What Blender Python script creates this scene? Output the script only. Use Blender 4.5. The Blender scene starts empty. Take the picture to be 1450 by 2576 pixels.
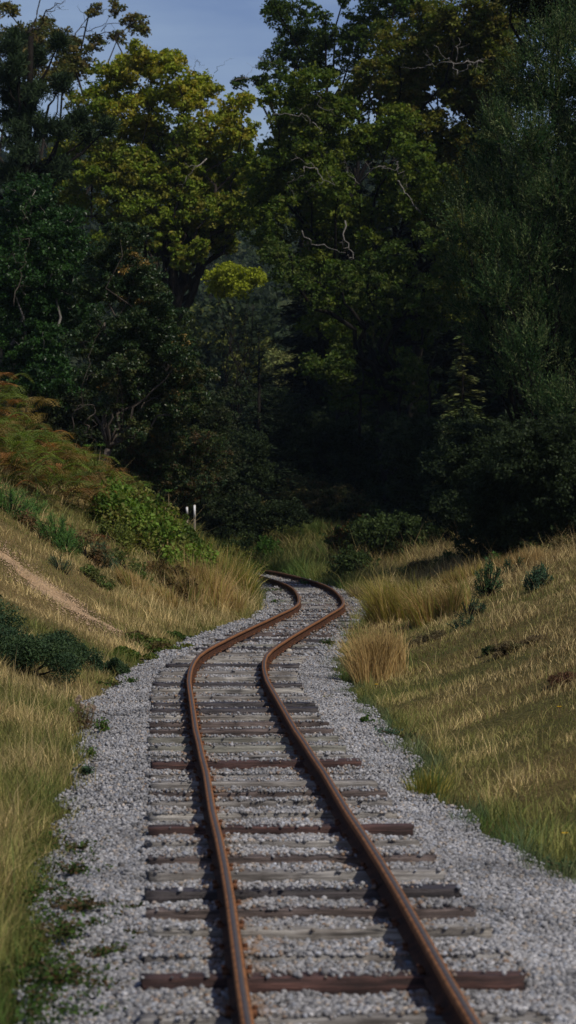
import bpy, math, random
import numpy as np
rng = np.random.default_rng(7); random.seed(7)
SC = bpy.context.scene; COL = SC.collection
F = 7000.0; HOR = 1255.0; EYE = 1.67      # focal length and horizon in units of a 1450 x 2576 view; eye height in metres

# ------------------------------------------------------------------ helpers
def P(x, y, D): return np.array([(x-725)/F*D, D, EYE-(y-HOR)/F*D])

def tag(o, label=None, cat=None, group=None, kind=None):
    if label: o['label'] = label
    if cat: o['category'] = cat
    if group: o['group'] = group
    if kind: o['kind'] = kind
    return o

def empty(name, loc):
    o = bpy.data.objects.new(name, None); COL.objects.link(o)
    o.location = [float(v) for v in loc]; o.empty_display_size = .2
    return o

def mk(name, V, Q=None, T=None, col=None, mat=None, parent=None, smooth=False):
    """numpy mesh: V (n,3), Q quads, T tris, col (n,3) point colours; positions are world positions even under a parent"""
    V = np.asarray(V, dtype=np.float64)
    if parent is not None: V = V-np.array(parent.location)
    me = bpy.data.meshes.new(name)
    nq = 0 if Q is None else len(Q); nt = 0 if T is None else len(T)
    me.vertices.add(len(V)); me.vertices.foreach_set('co', V.astype(np.float32).ravel())
    me.loops.add(nq*4+nt*3); me.polygons.add(nq+nt)
    li = []
    if nq: li.append(np.asarray(Q).ravel())
    if nt: li.append(np.asarray(T).ravel())
    me.loops.foreach_set('vertex_index', np.concatenate(li).astype(np.int32))
    st = np.concatenate([np.arange(nq)*4, nq*4+np.arange(nt)*3]).astype(np.int32)
    me.polygons.foreach_set('loop_start', st)
    me.update(calc_edges=True)
    if smooth: me.polygons.foreach_set('use_smooth', np.ones(nq+nt, dtype=bool))
    if col is not None:
        a = me.attributes.new('col', 'FLOAT_COLOR', 'POINT')
        c = np.ones((len(V), 4), dtype=np.float32); c[:, :3] = col
        a.data.foreach_set('color', c.ravel())
    if mat: me.materials.append(mat)
    o = bpy.data.objects.new(name, me); COL.objects.link(o)
    if parent is not None: o.parent = parent
    return o

class MB:
    """collects pieces of one mesh"""
    def __init__(s): s.V=[]; s.Q=[]; s.T=[]; s.C=[]; s.n=0
    def add(s, V, Q=None, T=None, col=None):
        V = np.asarray(V, float)
        if Q is not None and len(Q): s.Q.append(np.asarray(Q)+s.n)
        if T is not None and len(T): s.T.append(np.asarray(T)+s.n)
        if col is None: col = (.3, .3, .3)
        s.C.append(np.broadcast_to(np.asarray(col, float), (len(V), 3)))
        s.V.append(V); s.n += len(V)
    def tube(s, pts, rad, k=6, col=(.3, .3, .3), cap=True):
        pts = np.asarray(pts, float); n = len(pts); rad = np.broadcast_to(rad, (n,))
        t = np.gradient(pts, axis=0); t /= np.linalg.norm(t, axis=1)[:, None]+1e-9
        ref = np.array([.31, .2, .93]) if abs(t[:, 2]).mean() < .8 else np.array([1., .1, 0])
        u = np.cross(t, ref); u /= np.linalg.norm(u, axis=1)[:, None]+1e-9
        w = np.cross(t, u)
        a = np.arange(k)/k*2*np.pi
        V = (pts[:, None]+rad[:, None, None]*(u[:, None]*np.cos(a)[None, :, None]+w[:, None]*np.sin(a)[None, :, None])).reshape(-1, 3)
        i = np.arange(n-1)[:, None]*k; j = np.arange(k)[None]; j2 = (j+1) % k
        Q = np.stack([i+j, i+j2, i+k+j2, i+k+j], -1).reshape(-1, 4)
        V = np.vstack([V, pts[0], pts[-1]])
        T = [[n*k, (q+1) % k, q] for q in range(k)]+[[n*k+1, (n-1)*k+q, (n-1)*k+(q+1) % k] for q in range(k)]
        s.add(V, Q, T if cap else None, col)
    def build(s, name, mat, parent=None, smooth=False):
        return mk(name, np.vstack(s.V), np.vstack(s.Q) if s.Q else None, np.vstack(s.T) if s.T else None,
                  np.vstack(s.C), mat, parent, smooth)

def unit(v): return v/(np.linalg.norm(v, axis=-1, keepdims=True)+1e-9)

def kites(C, t, n, L, W, fold=.15, col=(.1, .1, .1)):
    """a folded kite-shaped leaf at each centre: axis t, normal n, length L, width W"""
    C = np.asarray(C); N = len(C)
    L = np.broadcast_to(L, (N,))[:, None]; W = np.broadcast_to(W, (N,))[:, None]
    b = unit(np.cross(n, t)); n = unit(np.cross(t, b))
    V = np.stack([C-t*L*.5, C+b*W*.5+n*W*fold+t*L*.08, C+t*L*.5, C-b*W*.5+n*W*fold+t*L*.08], 1).reshape(-1, 3)
    i = np.arange(N)*4
    T = np.concatenate([np.stack([i, i+1, i+2], 1), np.stack([i, i+2, i+3], 1)])
    col = np.repeat(np.broadcast_to(col, (N, 3)), 4, 0)
    return V, T, col

def rand_leaves(C, L, aspect=.6, up=.5, pal=None, colv=None, hang=0.):
    N = len(C)
    n = unit(rng.normal(size=(N, 3))+np.array([0, 0, up]))
    t = unit(np.cross(n, rng.normal(size=(N, 3)))+np.array([0, 0, -hang]))
    s = L*rng.uniform(.65, 1.25, N)
    return kites(C, t, n, s, s*aspect, col=colv)

def snoise(X, Y, sc, seed=0):
    """smooth 2-D noise in about -1..1"""
    r = np.random.default_rng(seed); v = 0
    for k in range(7):
        a = r.uniform(0, 6.28); f = sc*r.uniform(.55, 1.9); ph = r.uniform(0, 6.28)
        v = v+np.sin((X*math.cos(a)+Y*math.sin(a))*f+ph)
    return v/3.2

# ------------------------------------------------------------------ materials
def nodes(name):
    m = bpy.data.materials.new(name); m.use_nodes = True
    nt = m.node_tree; nt.nodes.clear()
    out = nt.nodes.new('ShaderNodeOutputMaterial')
    return m, nt, out
def N(nt, typ, **kw):
    n = nt.nodes.new(typ)
    for k, v in kw.items():
        if k in n.inputs.keys(): n.inputs[k].default_value = v
        else: setattr(n, k, v)
    return n
def ramp(nt, stops):
    r = nt.nodes.new('ShaderNodeValToRGB')
    e = r.color_ramp.elements
    while len(e) < len(stops): e.new(.5)
    for i, (p, c) in enumerate(stops):
        e[i].position = p; e[i].color = (*c, 1)
    return r

def foliage(name, trans=.3, rough=.45, spec=.25):
    m, nt, out = nodes(name); L = nt.links.new
    a = N(nt, 'ShaderNodeAttribute', attribute_name='col')
    p = N(nt, 'ShaderNodeBsdfPrincipled'); p.inputs['Roughness'].default_value = rough
    p.inputs['Specular IOR Level'].default_value = spec
    L(a.outputs['Color'], p.inputs['Base Color'])
    t = N(nt, 'ShaderNodeBsdfTranslucent')
    g = N(nt, 'ShaderNodeHueSaturation'); g.inputs['Saturation'].default_value = 1.15; g.inputs['Value'].default_value = 1.25
    L(a.outputs['Color'], g.inputs['Color']); L(g.outputs[0], t.inputs['Color'])
    mx = N(nt, 'ShaderNodeMixShader'); mx.inputs[0].default_value = trans
    L(p.outputs[0], mx.inputs[1]); L(t.outputs[0], mx.inputs[2]); L(mx.outputs[0], out.inputs[0])
    return m
M_LEAF = foliage('leaf', .34, .55, .10); M_GLOSS = foliage('glossy_leaf', .22, .38, .22); M_GRASS = foliage('grass_blade', .35, .6, .12)
M_NEEDLE = foliage('needle', .12, .6, .15); M_FERN = foliage('fern_frond', .35, .6, .12)

def bark(name, c1, c2, sc=9):
    m, nt, out = nodes(name); L = nt.links.new
    tc = N(nt, 'ShaderNodeTexCoord'); mp = N(nt, 'ShaderNodeMapping'); mp.inputs['Scale'].default_value = (sc, sc, sc*.25)
    no = N(nt, 'ShaderNodeTexNoise', Scale=2.0, Detail=6.0, Roughness=.7)
    r = ramp(nt, [(.35, c1), (.65, c2)]); p = N(nt, 'ShaderNodeBsdfPrincipled', Roughness=.9); p.inputs['Specular IOR Level'].default_value = .06
    b = N(nt, 'ShaderNodeBump', Strength=.8, Distance=.03)
    L(tc.outputs['Object'], mp.inputs[0]); L(mp.outputs[0], no.inputs['Vector']); L(no.outputs[0], r.inputs[0])
    L(r.outputs[0], p.inputs['Base Color']); L(no.outputs[0], b.inputs['Height']); L(b.outputs[0], p.inputs['Normal']); L(p.outputs[0], out.inputs[0])
    return m
B_OAK = bark('oak_bark', (.02, .016, .012), (.055, .045, .036)); B_PALE = bark('pale_bare_wood', (.12, .11, .09), (.29, .27, .24))
B_DARK = bark('dark_bark', (.007, .006, .005), (.02, .017, .014)); B_BIRCH = bark('birch_bark', (.045, .036, .03), (.12, .10, .08))  # the dark bark is near-black: shade on the trunks is put into its colour
B_STEM = bark('weed_stem', (.10, .08, .04), (.22, .17, .09), 40)

def stone_mat():
    m, nt, out = nodes('ballast_stone'); L = nt.links.new
    a = N(nt, 'ShaderNodeAttribute', attribute_name='col')
    no = N(nt, 'ShaderNodeTexNoise', Scale=90.0, Detail=5.0, Roughness=.7)
    r = ramp(nt, [(.3, (.62, .62, .62)), (.7, (1.25, 1.25, 1.25))])
    mx = N(nt, 'ShaderNodeMix', data_type='RGBA', blend_type='MULTIPLY'); mx.inputs[0].default_value = 1
    L(no.outputs[0], r.inputs[0]); L(a.outputs['Color'], mx.inputs[6]); L(r.outputs[0], mx.inputs[7])
    p = N(nt, 'ShaderNodeBsdfPrincipled', Roughness=.8); L(mx.outputs[2], p.inputs['Base Color']); L(p.outputs[0], out.inputs[0])
    b = N(nt, 'ShaderNodeBump', Strength=.35, Distance=.004); L(no.outputs[0], b.inputs['Height']); L(b.outputs[0], p.inputs['Normal'])
    return m
M_STONE = stone_mat()

def ground_mat():
    m, nt, out = nodes('ground_soil'); L = nt.links.new
    g = N(nt, 'ShaderNodeNewGeometry'); a = N(nt, 'ShaderNodeAttribute', attribute_name='col')
    n2 = N(nt, 'ShaderNodeTexNoise', Scale=24.0, Detail=10.0, Roughness=.8)
    L(g.outputs['Position'], n2.inputs['Vector'])
    r = ramp(nt, [(.38, (.3, .3, .28)), (.64, (1.45, 1.35, 1.2))]); L(n2.outputs[0], r.inputs[0])
    mx = N(nt, 'ShaderNodeMix', data_type='RGBA', blend_type='MULTIPLY'); mx.inputs[0].default_value = 1
    L(a.outputs['Color'], mx.inputs[6]); L(r.outputs[0], mx.inputs[7])
    p = N(nt, 'ShaderNodeBsdfPrincipled', Roughness=.95); p.inputs['Specular IOR Level'].default_value = .05; L(mx.outputs[2], p.inputs['Base Color'])
    b = N(nt, 'ShaderNodeBump', Strength=.8, Distance=.05); L(n2.outputs[0], b.inputs['Height']); L(b.outputs[0], p.inputs['Normal'])
    L(p.outputs[0], out.inputs[0]); return m
M_GROUND = ground_mat()

def simple_noise_mat(name, c1, c2, scale=20, rough=.8, bump=.4, dist=.01, metallic=0., coords='Object', stretch=(1, 1, 1)):
    m, nt, out = nodes(name); L = nt.links.new
    tc = N(nt, 'ShaderNodeTexCoord'); mp = N(nt, 'ShaderNodeMapping'); mp.inputs['Scale'].default_value = stretch
    no = N(nt, 'ShaderNodeTexNoise', Scale=float(scale), Detail=8.0, Roughness=.68)
    r = ramp(nt, [(.32, c1), (.68, c2)])
    p = N(nt, 'ShaderNodeBsdfPrincipled', Roughness=rough); p.inputs['Metallic'].default_value = metallic; p.inputs['Specular IOR Level'].default_value = .15 if rough > .7 else .5
    b = N(nt, 'ShaderNodeBump', Strength=bump, Distance=dist)
    L(tc.outputs[coords], mp.inputs[0]); L(mp.outputs[0], no.inputs['Vector']); L(no.outputs[0], r.inputs[0]); L(r.outputs[0], p.inputs['Base Color'])
    L(no.outputs[0], b.inputs['Height']); L(b.outputs[0], p.inputs['Normal']); L(p.outputs[0], out.inputs[0])
    return m
M_RUST = simple_noise_mat('rusty_steel', (.10, .042, .018), (.32, .145, .06), 22, .92, .35, .003, 0., 'Object')
M_WEB = simple_noise_mat('shade_dark_rail_side', (.018, .010, .007), (.10, .042, .02), 14, .95, .4, .003)  # browner rust of the web, darkened further to paint in the rail's shaded side
M_CLIP = simple_noise_mat('rusty_clip', (.07, .03, .016), (.18, .08, .04), 60, .85, .5, .003)
M_BAND = simple_noise_mat('worn_rail_top', (.06, .048, .040), (.12, .095, .08), 30, .55, .1, .001, .2)
M_PATH = simple_noise_mat('sandy_earth', (.24, .155, .08), (.44, .30, .17), 5, .95, .8, .03)
M_WHITE = simple_noise_mat('flaking_white_paint', (.5, .5, .5), (.8, .8, .8), 12, .6, .2, .002)
M_POSTW = simple_noise_mat('weathered_post_wood', (.12, .10, .08), (.26, .22, .17), 12, .85, .5, .004, stretch=(6, 6, .6))

def wood(name, dark, mid, light, rough=.8, grit=1.0):
    m, nt, out = nodes(name); L = nt.links.new
    tc = N(nt, 'ShaderNodeTexCoord'); oi = N(nt, 'ShaderNodeObjectInfo')
    mp = N(nt, 'ShaderNodeMapping'); mp.inputs['Scale'].default_value = (1.6, 34, 34)
    ad = N(nt, 'ShaderNodeVectorMath', operation='ADD'); mu = N(nt, 'ShaderNodeMath', operation='MULTIPLY'); mu.inputs[1].default_value = 97.
    L(oi.outputs['Random'], mu.inputs[0]); L(tc.outputs['Object'], ad.inputs[0]); L(mu.outputs[0], ad.inputs[1]); L(ad.outputs[0], mp.inputs[0])
    n1 = N(nt, 'ShaderNodeTexNoise', Scale=1.6, Detail=9.0, Roughness=.72, Distortion=.4); L(mp.outputs[0], n1.inputs['Vector'])
    n2 = N(nt, 'ShaderNodeTexNoise', Scale=5.0, Detail=4.0); L(ad.outputs[0], n2.inputs['Vector'])
    r1 = ramp(nt, [(.38, dark), (.5, mid), (.62, light)]); L(n1.outputs[0], r1.inputs[0])
    r2 = ramp(nt, [(.35, (.55, .52, .5)), (.65, (1.2, 1.2, 1.2))]); L(n2.outputs[0], r2.inputs[0])
    mx = N(nt, 'ShaderNodeMix', data_type='RGBA', blend_type='MULTIPLY'); mx.inputs[0].default_value = grit
    L(r1.outputs[0], mx.inputs[6]); L(r2.outputs[0], mx.inputs[7])
    p = N(nt, 'ShaderNodeBsdfPrincipled', Roughness=rough); L(mx.outputs[2], p.inputs['Base Color'])
    b = N(nt, 'ShaderNodeBump', Strength=1.0, Distance=.012); L(n1.outputs[0], b.inputs['Height']); L(b.outputs[0], p.inputs['Normal'])
    L(p.outputs[0], out.inputs[0]); return m
WOOD = {
 'grey': wood('weathered_grey_wood', (.09, .08, .07), (.23, .215, .195), (.36, .34, .31)),
 'pale': wood('pale_weathered_wood', (.11, .10, .085), (.30, .28, .245), (.48, .455, .41)),
 'green': wood('lichen_grey_wood', (.08, .078, .062), (.20, .195, .16), (.32, .31, .265)),
 'brown': wood('brown_wood', (.04, .03, .026), (.095, .07, .06), (.20, .155, .135)),
 'red': wood('reddish_wood', (.022, .011, .009), (.058, .028, .023), (.13, .06, .045)),
 'black': wood('tarred_wood', (.016, .013, .013), (.04, .032, .032), (.09, .075, .075), .5),
}

# ------------------------------------------------------------------ the line of the track
CL = [(5, .37), (6, .33), (7, .28), (8, .235)]
cx = [.19,.15,.11,.065,.015,-.04,-.085,-.13,-.185,-.235,-.29,-.335,-.38,-.425,-.47,-.515,-.545,-.565,-.572,-.56,-.515,-.45,-.37,-.295,
      -.21,-.125,-.04,.05,.135,.215,.305,.39,.455,.495,.51,.512,.508,.495,.48,.46,.43,.385,.335,.265,.18,.09,-.005,-.105,-.21,-.33]
CL += [(9+i, v) for i, v in enumerate(cx)]
CL += [(59, -.45), (60, -.58), (61, -.74), (62, -.95), (63, -1.22), (64, -1.55), (65, -1.95), (66, -2.45), (67, -3.05), (68, -3.8), (69, -4.7), (70, -5.8), (71, -7.3), (72, -9.3), (73, -12), (74, -16), (75, -22), (76, -30)]
CL = np.array([(x, y) for y, x in CL])
_a = CL[:-1]; _b = CL[1:]; _ab = _b-_a; _l2 = (_ab**2).sum(1)
_cum = np.r_[0, np.cumsum(np.sqrt(_l2))]
def track(X, Y):
    """signed distance to the centre line (right positive) and arc length"""
    X = np.asarray(X, float).ravel(); Y = np.asarray(Y, float).ravel()
    best = np.full(len(X), 1e9); sg = np.zeros(len(X)); arc = np.zeros(len(X))
    for i in range(len(_a)):
        dx = X-_a[i, 0]; dy = Y-_a[i, 1]
        t = (dx*_ab[i, 0]+dy*_ab[i, 1])/_l2[i]
        lo = -1e9 if i == 0 else 0; tc = np.clip(t, lo, 1)
        ex = dx-tc*_ab[i, 0]; ey = dy-tc*_ab[i, 1]; d = ex*ex+ey*ey
        cr = _ab[i, 1]*dx-_ab[i, 0]*dy
        m = d < best; best = np.where(m, d, best); sg = np.where(m, np.sign(cr), sg); arc = np.where(m, _cum[i]+np.clip(tc, 0, 1)*math.sqrt(_l2[i]), arc)
    return np.sqrt(best)*sg, arc
def half(Y, side, X=0):
    wl = np.interp(Y, [8, 10, 13, 19, 23.6, 26.9, 32, 36, 40, 50, 60], [1.02, 1.02, 1.10, 1.08, 1.16, .96, 1.03, 1.10, .92, .78, .70])
    wr = np.interp(Y, [8, 12, 13.2, 14.5, 17, 19.6, 25, 28, 38, 50, 60], [1.5, 1.38, 1.18, 1.0, .92, 1.12, 1.05, .98, .66, .75, .72])
    w = np.where(side > 0, wr, wl)
    w = w+.03*np.sin(Y*1.7+side)+.035*np.sin(Y*4.1+2*side)
    return w
def ground_z(X, Y):
    shp = np.shape(X); X = np.asarray(X, float).ravel(); Y = np.asarray(Y, float).ravel()
    d, arc = track(X, Y); side = np.sign(d)
    dp = np.maximum(np.abs(d)-half(Y, side), 0)
    sl = np.interp(Y, [0, 12, 17, 22, 30, 40, 48, 60, 75], [.1, .12, .2, .36, .55, .68, .8, .55, .4])
    sr = np.interp(Y, [0, 12, 16, 22, 30, 40, 50, 60, 70], [.1, .12, .28, .38, .38, .36, .30, .24, .2])
    s = np.where(side < 0, sl, sr); cap = np.where(side < 0, 3.6, np.interp(Y, [40, 60, 75], [2.2, 1.5, 1.0]))
    b = s*dp*dp/(dp+.6); b = cap*np.tanh(b/cap)
    z = -.11+b+.035*snoise(X, Y, 1.1, 3)*np.clip(dp, 0, 1)+.012*snoise(X, Y, 5., 4)*np.clip(dp*3, 0, 1)
    z = z+np.clip(dp-6, 0, 60)*.03
    t = np.clip((Y-170)/230, 0, 1); z = z+(t*t*(3-2*t))*42*np.clip(1.0-.0016*np.abs(X+10), .3, 1)
    return z.reshape(shp)
def hit(x, y, d0=9., d1=140.):
    """where the line of sight through the view point (x, y) meets the ground"""
    D = np.linspace(d0, d1, 2600); X = (x-725)/F*D; Z = EYE-(y-HOR)/F*D
    g = ground_z(X, D); m = np.where(Z <= g)[0]
    i = m[0] if len(m) else len(D)-1
    return np.array([X[i], D[i], g[i]])
def on_ground(X, Y): return np.array([X, Y, float(ground_z(np.array([X]), np.array([Y]))[0])])
def at(x, D): X = (x-725)/F*D; return on_ground(X, D)

# ------------------------------------------------------------------ ground sheet
def grid(xs, ys):
    X, Y = np.meshgrid(xs, ys); nx, ny = len(xs), len(ys)
    i = np.arange(ny-1)[:, None]*nx+np.arange(nx-1)[None]
    return X, Y, np.stack([i, i+1, i+nx+1, i+nx], -1).reshape(-1, 4)
xs = np.concatenate([-np.geomspace(600, 9, 34), np.arange(-8.6, 8.7, .14), np.geomspace(9, 600, 34)])
ys = np.concatenate([np.array([-60, -30, -12, -4, 0, 3]), np.arange(5, 80, .18), np.geomspace(80.5, 1500, 60)])
X, Y, Q = grid(xs, ys); Z = ground_z(X, Y)
c = np.empty(X.shape+(3,))
g1 = snoise(X, Y, .9, 11); g2 = snoise(X, Y, 2.3, 12)
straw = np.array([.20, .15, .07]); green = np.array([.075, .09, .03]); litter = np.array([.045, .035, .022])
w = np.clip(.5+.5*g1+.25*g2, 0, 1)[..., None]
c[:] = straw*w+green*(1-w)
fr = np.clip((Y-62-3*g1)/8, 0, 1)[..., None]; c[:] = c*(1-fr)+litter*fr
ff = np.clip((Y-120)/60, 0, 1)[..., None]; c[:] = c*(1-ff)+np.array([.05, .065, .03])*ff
dd = np.abs(track(X, Y)[0]).reshape(X.shape); bl = np.clip((1.0-dd)/.2, 0, 1)[..., None]; bl = bl*(Y < 80)[..., None]
c[:] = c*(1-bl)+np.array([.12, .11, .10])*bl
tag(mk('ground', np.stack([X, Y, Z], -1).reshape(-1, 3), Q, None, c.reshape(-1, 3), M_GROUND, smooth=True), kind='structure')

# ------------------------------------------------------------------ track bed under the loose stones
_s = np.arange(0.2, _cum[-1]-.2, .12)
def cpt(s):
    x = np.interp(s, _cum, CL[:, 0]); y = np.interp(s, _cum, CL[:, 1])
    e = .35; tx = np.interp(s+e, _cum, CL[:, 0])-np.interp(s-e, _cum, CL[:, 0]); ty = np.interp(s+e, _cum, CL[:, 1])-np.interp(s-e, _cum, CL[:, 1])
    l = np.hypot(tx, ty); return x, y, tx/l, ty/l
def off(s, d):
    x, y, tx, ty = cpt(s); return x+ty*d, y-tx*d
def bed_z(d, X, Y):
    a = np.abs(d); return -.037-np.clip(a-.72, 0, 9)*.085+.008*snoise(X, Y, 6., 21)+.006*snoise(X, Y, 15., 22)
cs = np.linspace(-1.35, 1.75, 52)
bx = np.stack([off(_s, d)[0] for d in cs], 1); by = np.stack([off(_s, d)[1] for d in cs], 1)
bz = bed_z(cs[None], bx, by)
hw_ = half(by.ravel(), np.sign(np.broadcast_to(cs[None], bx.shape)).ravel()).reshape(bx.shape)
bz = np.where(np.abs(cs[None]) > hw_+.02, -.22, bz)
n0, n1 = bx.shape; i = np.arange(n0-1)[:, None]*n1+np.arange(n1-1)[None]
Qb = np.stack([i, i+1, i+n1+1, i+n1], -1).reshape(-1, 4)
cb = np.broadcast_to(np.array([.17, .165, .16]), (n0*n1, 3)).copy()
rst = np.exp(-((np.abs(cs)-.37)/.05)**2); cb = cb.reshape(n0, n1, 3)*(1-.6*rst[None, :, None])+np.array([.16, .08, .04])*.6*rst[None, :, None]
tag(mk('track_bed', np.stack([bx, by, bz-.012], -1).reshape(-1, 3), Qb, None, cb.reshape(-1, 3), M_STONE, smooth=True), kind='structure')

# ------------------------------------------------------------------ sleepers
SL = 1.33; SW = .122
near = [  # (view y of the middle of the top face, wood, rise of the top in metres, view x of the right end)
 (2552, 'grey', -.004), (2462, 'red', .022), (2389, 'grey', -.022), (2336, 'pale', 0.), (2287, 'brown', .008), (2238, 'black', .014),
 (2192, 'grey', .004), (2152, 'brown', .0), (2113, 'grey', -.006), (2080, 'red', .006), (2042, 'pale', -.008), (2013, 'grey', -.004),
 (1990, 'brown', -.006), (1966, 'grey', .0), (1941, 'grey', -.026), (1919, 'red', .014), (1896, 'grey', -.018), (1877, 'green', .004),
 (1857, 'green', .012), (1837, 'brown', .014), (1820, 'brown', .016), (1802, 'pale', .01), (1785, 'black', .012), (1770, 'black', .014),
 (1752, 'grey', .002), (1735, 'pale', .016), (1720, 'black', .012), (1706, 'pale', .008), (1690, 'grey', .006), (1671, 'black', .002), (1660, 'pale', .006),
 (1651, 'pale', 0.), (1642, 'grey', 0.), (1630, 'black', .004), (1622, 'green', .008), (1609, 'black', .004), (1598, 'brown', .004)]
sleepers = []
sd = []
for (yy, wd, rise) in near:
    D = EYE*F/(yy-HOR); sd.append((D, wd, rise))
Dl = sd[-1][0]+.6
while Dl < 66.5:
    sd.append((Dl, random.choice(['grey', 'black', 'brown', 'grey', 'pale', 'green', 'black']), random.uniform(-.016, .010))); Dl += random.uniform(.55, .64) if Dl < 58 else .45
look = {'grey': 'weathered grey timber sleeper', 'pale': 'pale bleached timber sleeper', 'green': 'greenish grey timber sleeper',
        'brown': 'dark brown timber sleeper', 'red': 'reddish brown timber sleeper', 'black': 'almost black tarred timber sleeper'}
ORD = ('first second third fourth fifth sixth seventh eighth ninth tenth eleventh twelfth thirteenth fourteenth fifteenth sixteenth seventeenth '
       'eighteenth nineteenth twentieth').split()
tens = {2: 'twenty', 3: 'thirty', 4: 'forty', 5: 'fifty', 6: 'sixty', 7: 'seventy', 8: 'eighty'}
tth = {2: 'twentieth', 3: 'thirtieth', 4: 'fortieth', 5: 'fiftieth', 6: 'sixtieth', 7: 'seventieth', 8: 'eightieth'}
def ordn(n):
    if n <= 20: return ORD[n-1]
    t, u = divmod(n, 10); return tth[t] if u == 0 else tens[t]+'-'+ORD[u-1]
def sleeper_mesh(L, W, H, seed):
    r = np.random.default_rng(seed); nx = 22
    x = np.linspace(-L/2, L/2, nx); prof = np.array([(-1, -1), (-1, .93), (-.96, 1), (-.35, 1.0), (.1, 1.0), (.45, 1.0), (.96, 1), (1, .93), (1, -1)], float)
    k = len(prof); V = np.empty((nx, k, 3))
    sag = np.cumsum(r.normal(0, .0009, nx)); wob = r.normal(0, .002, (nx, k))
    split = r.integers(3, 6)
    for i in range(nx):
        e = min(i, nx-1-i); sh = 1-.03*(e == 0)
        V[i, :, 0] = x[i]+(r.normal(0, .006, k) if e == 0 else 0)
        V[i, :, 1] = prof[:, 0]*W/2*sh+wob[i]+.004*np.sin(x[i]*3+seed)
        V[i, :, 2] = (prof[:, 1]-1)*H/2+np.where(prof[:, 1] > .5, wob[i]*.8+sag[i], 0)
        V[i, split, 2] -= .006*(1+.8*math.sin(i*.9+seed)) if (i < 6 or i > nx-7 or seed % 3 == 0) else .0015
    Vf = V.reshape(-1, 3); i = np.arange(nx-1)[:, None]*k; j = np.arange(k)[None]; j2 = (j+1) % k
    Q = np.stack([i+j, i+k+j, i+k+j2, i+j2], -1).reshape(-1, 4)
    c0 = len(Vf); Vf = np.vstack([Vf, V[0].mean(0), V[-1].mean(0)])
    T = [[c0, q, (q+1) % k] for q in range(k)]+[[c0+1, (nx-1)*k+(q+1) % k, (nx-1)*k+q] for q in range(k)]
    return Vf, Q, np.array(T)
for n, (D, wd, rise) in enumerate(sd):
    s = np.interp(D, CL[:, 1], _cum); x, y, tx, ty = cpt(s)
    ang = -math.atan2(tx, ty)+random.uniform(-.008, .008)
    L = SL*random.uniform(.985, 1.015); W = SW*random.uniform(.95, 1.2)
    rise *= .62
    V, Qs, Ts = sleeper_mesh(L, W, .125, n+3)
    sh = random.uniform(-.012, .012)
    o = mk('sleeper', V, Qs, Ts, None, WOOD[wd])
    o.location = (float(x+ty*sh), float(y-tx*sh), rise); o.rotation_euler = (random.uniform(-.012, .012), random.uniform(-.003, .003), ang)
    if n < 48:
        lab = look[wd]+', '+ordn(n+1)+' sleeper up from the bottom edge of the photo'
    else:
        lab = 'half-buried '+look[wd].replace('almost black ', 'dark ')+' in the far bend of the track'
        lab = 'half-buried timber sleeper in the far left-hand bend of the track'
    g = 'sleepers under the rails' if n < 48 else 'half-buried sleepers in the far bend'
    tag(o, lab, 'sleeper', g)
    sleepers.append((float(x), float(y), ang, L, W, rise))

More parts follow.
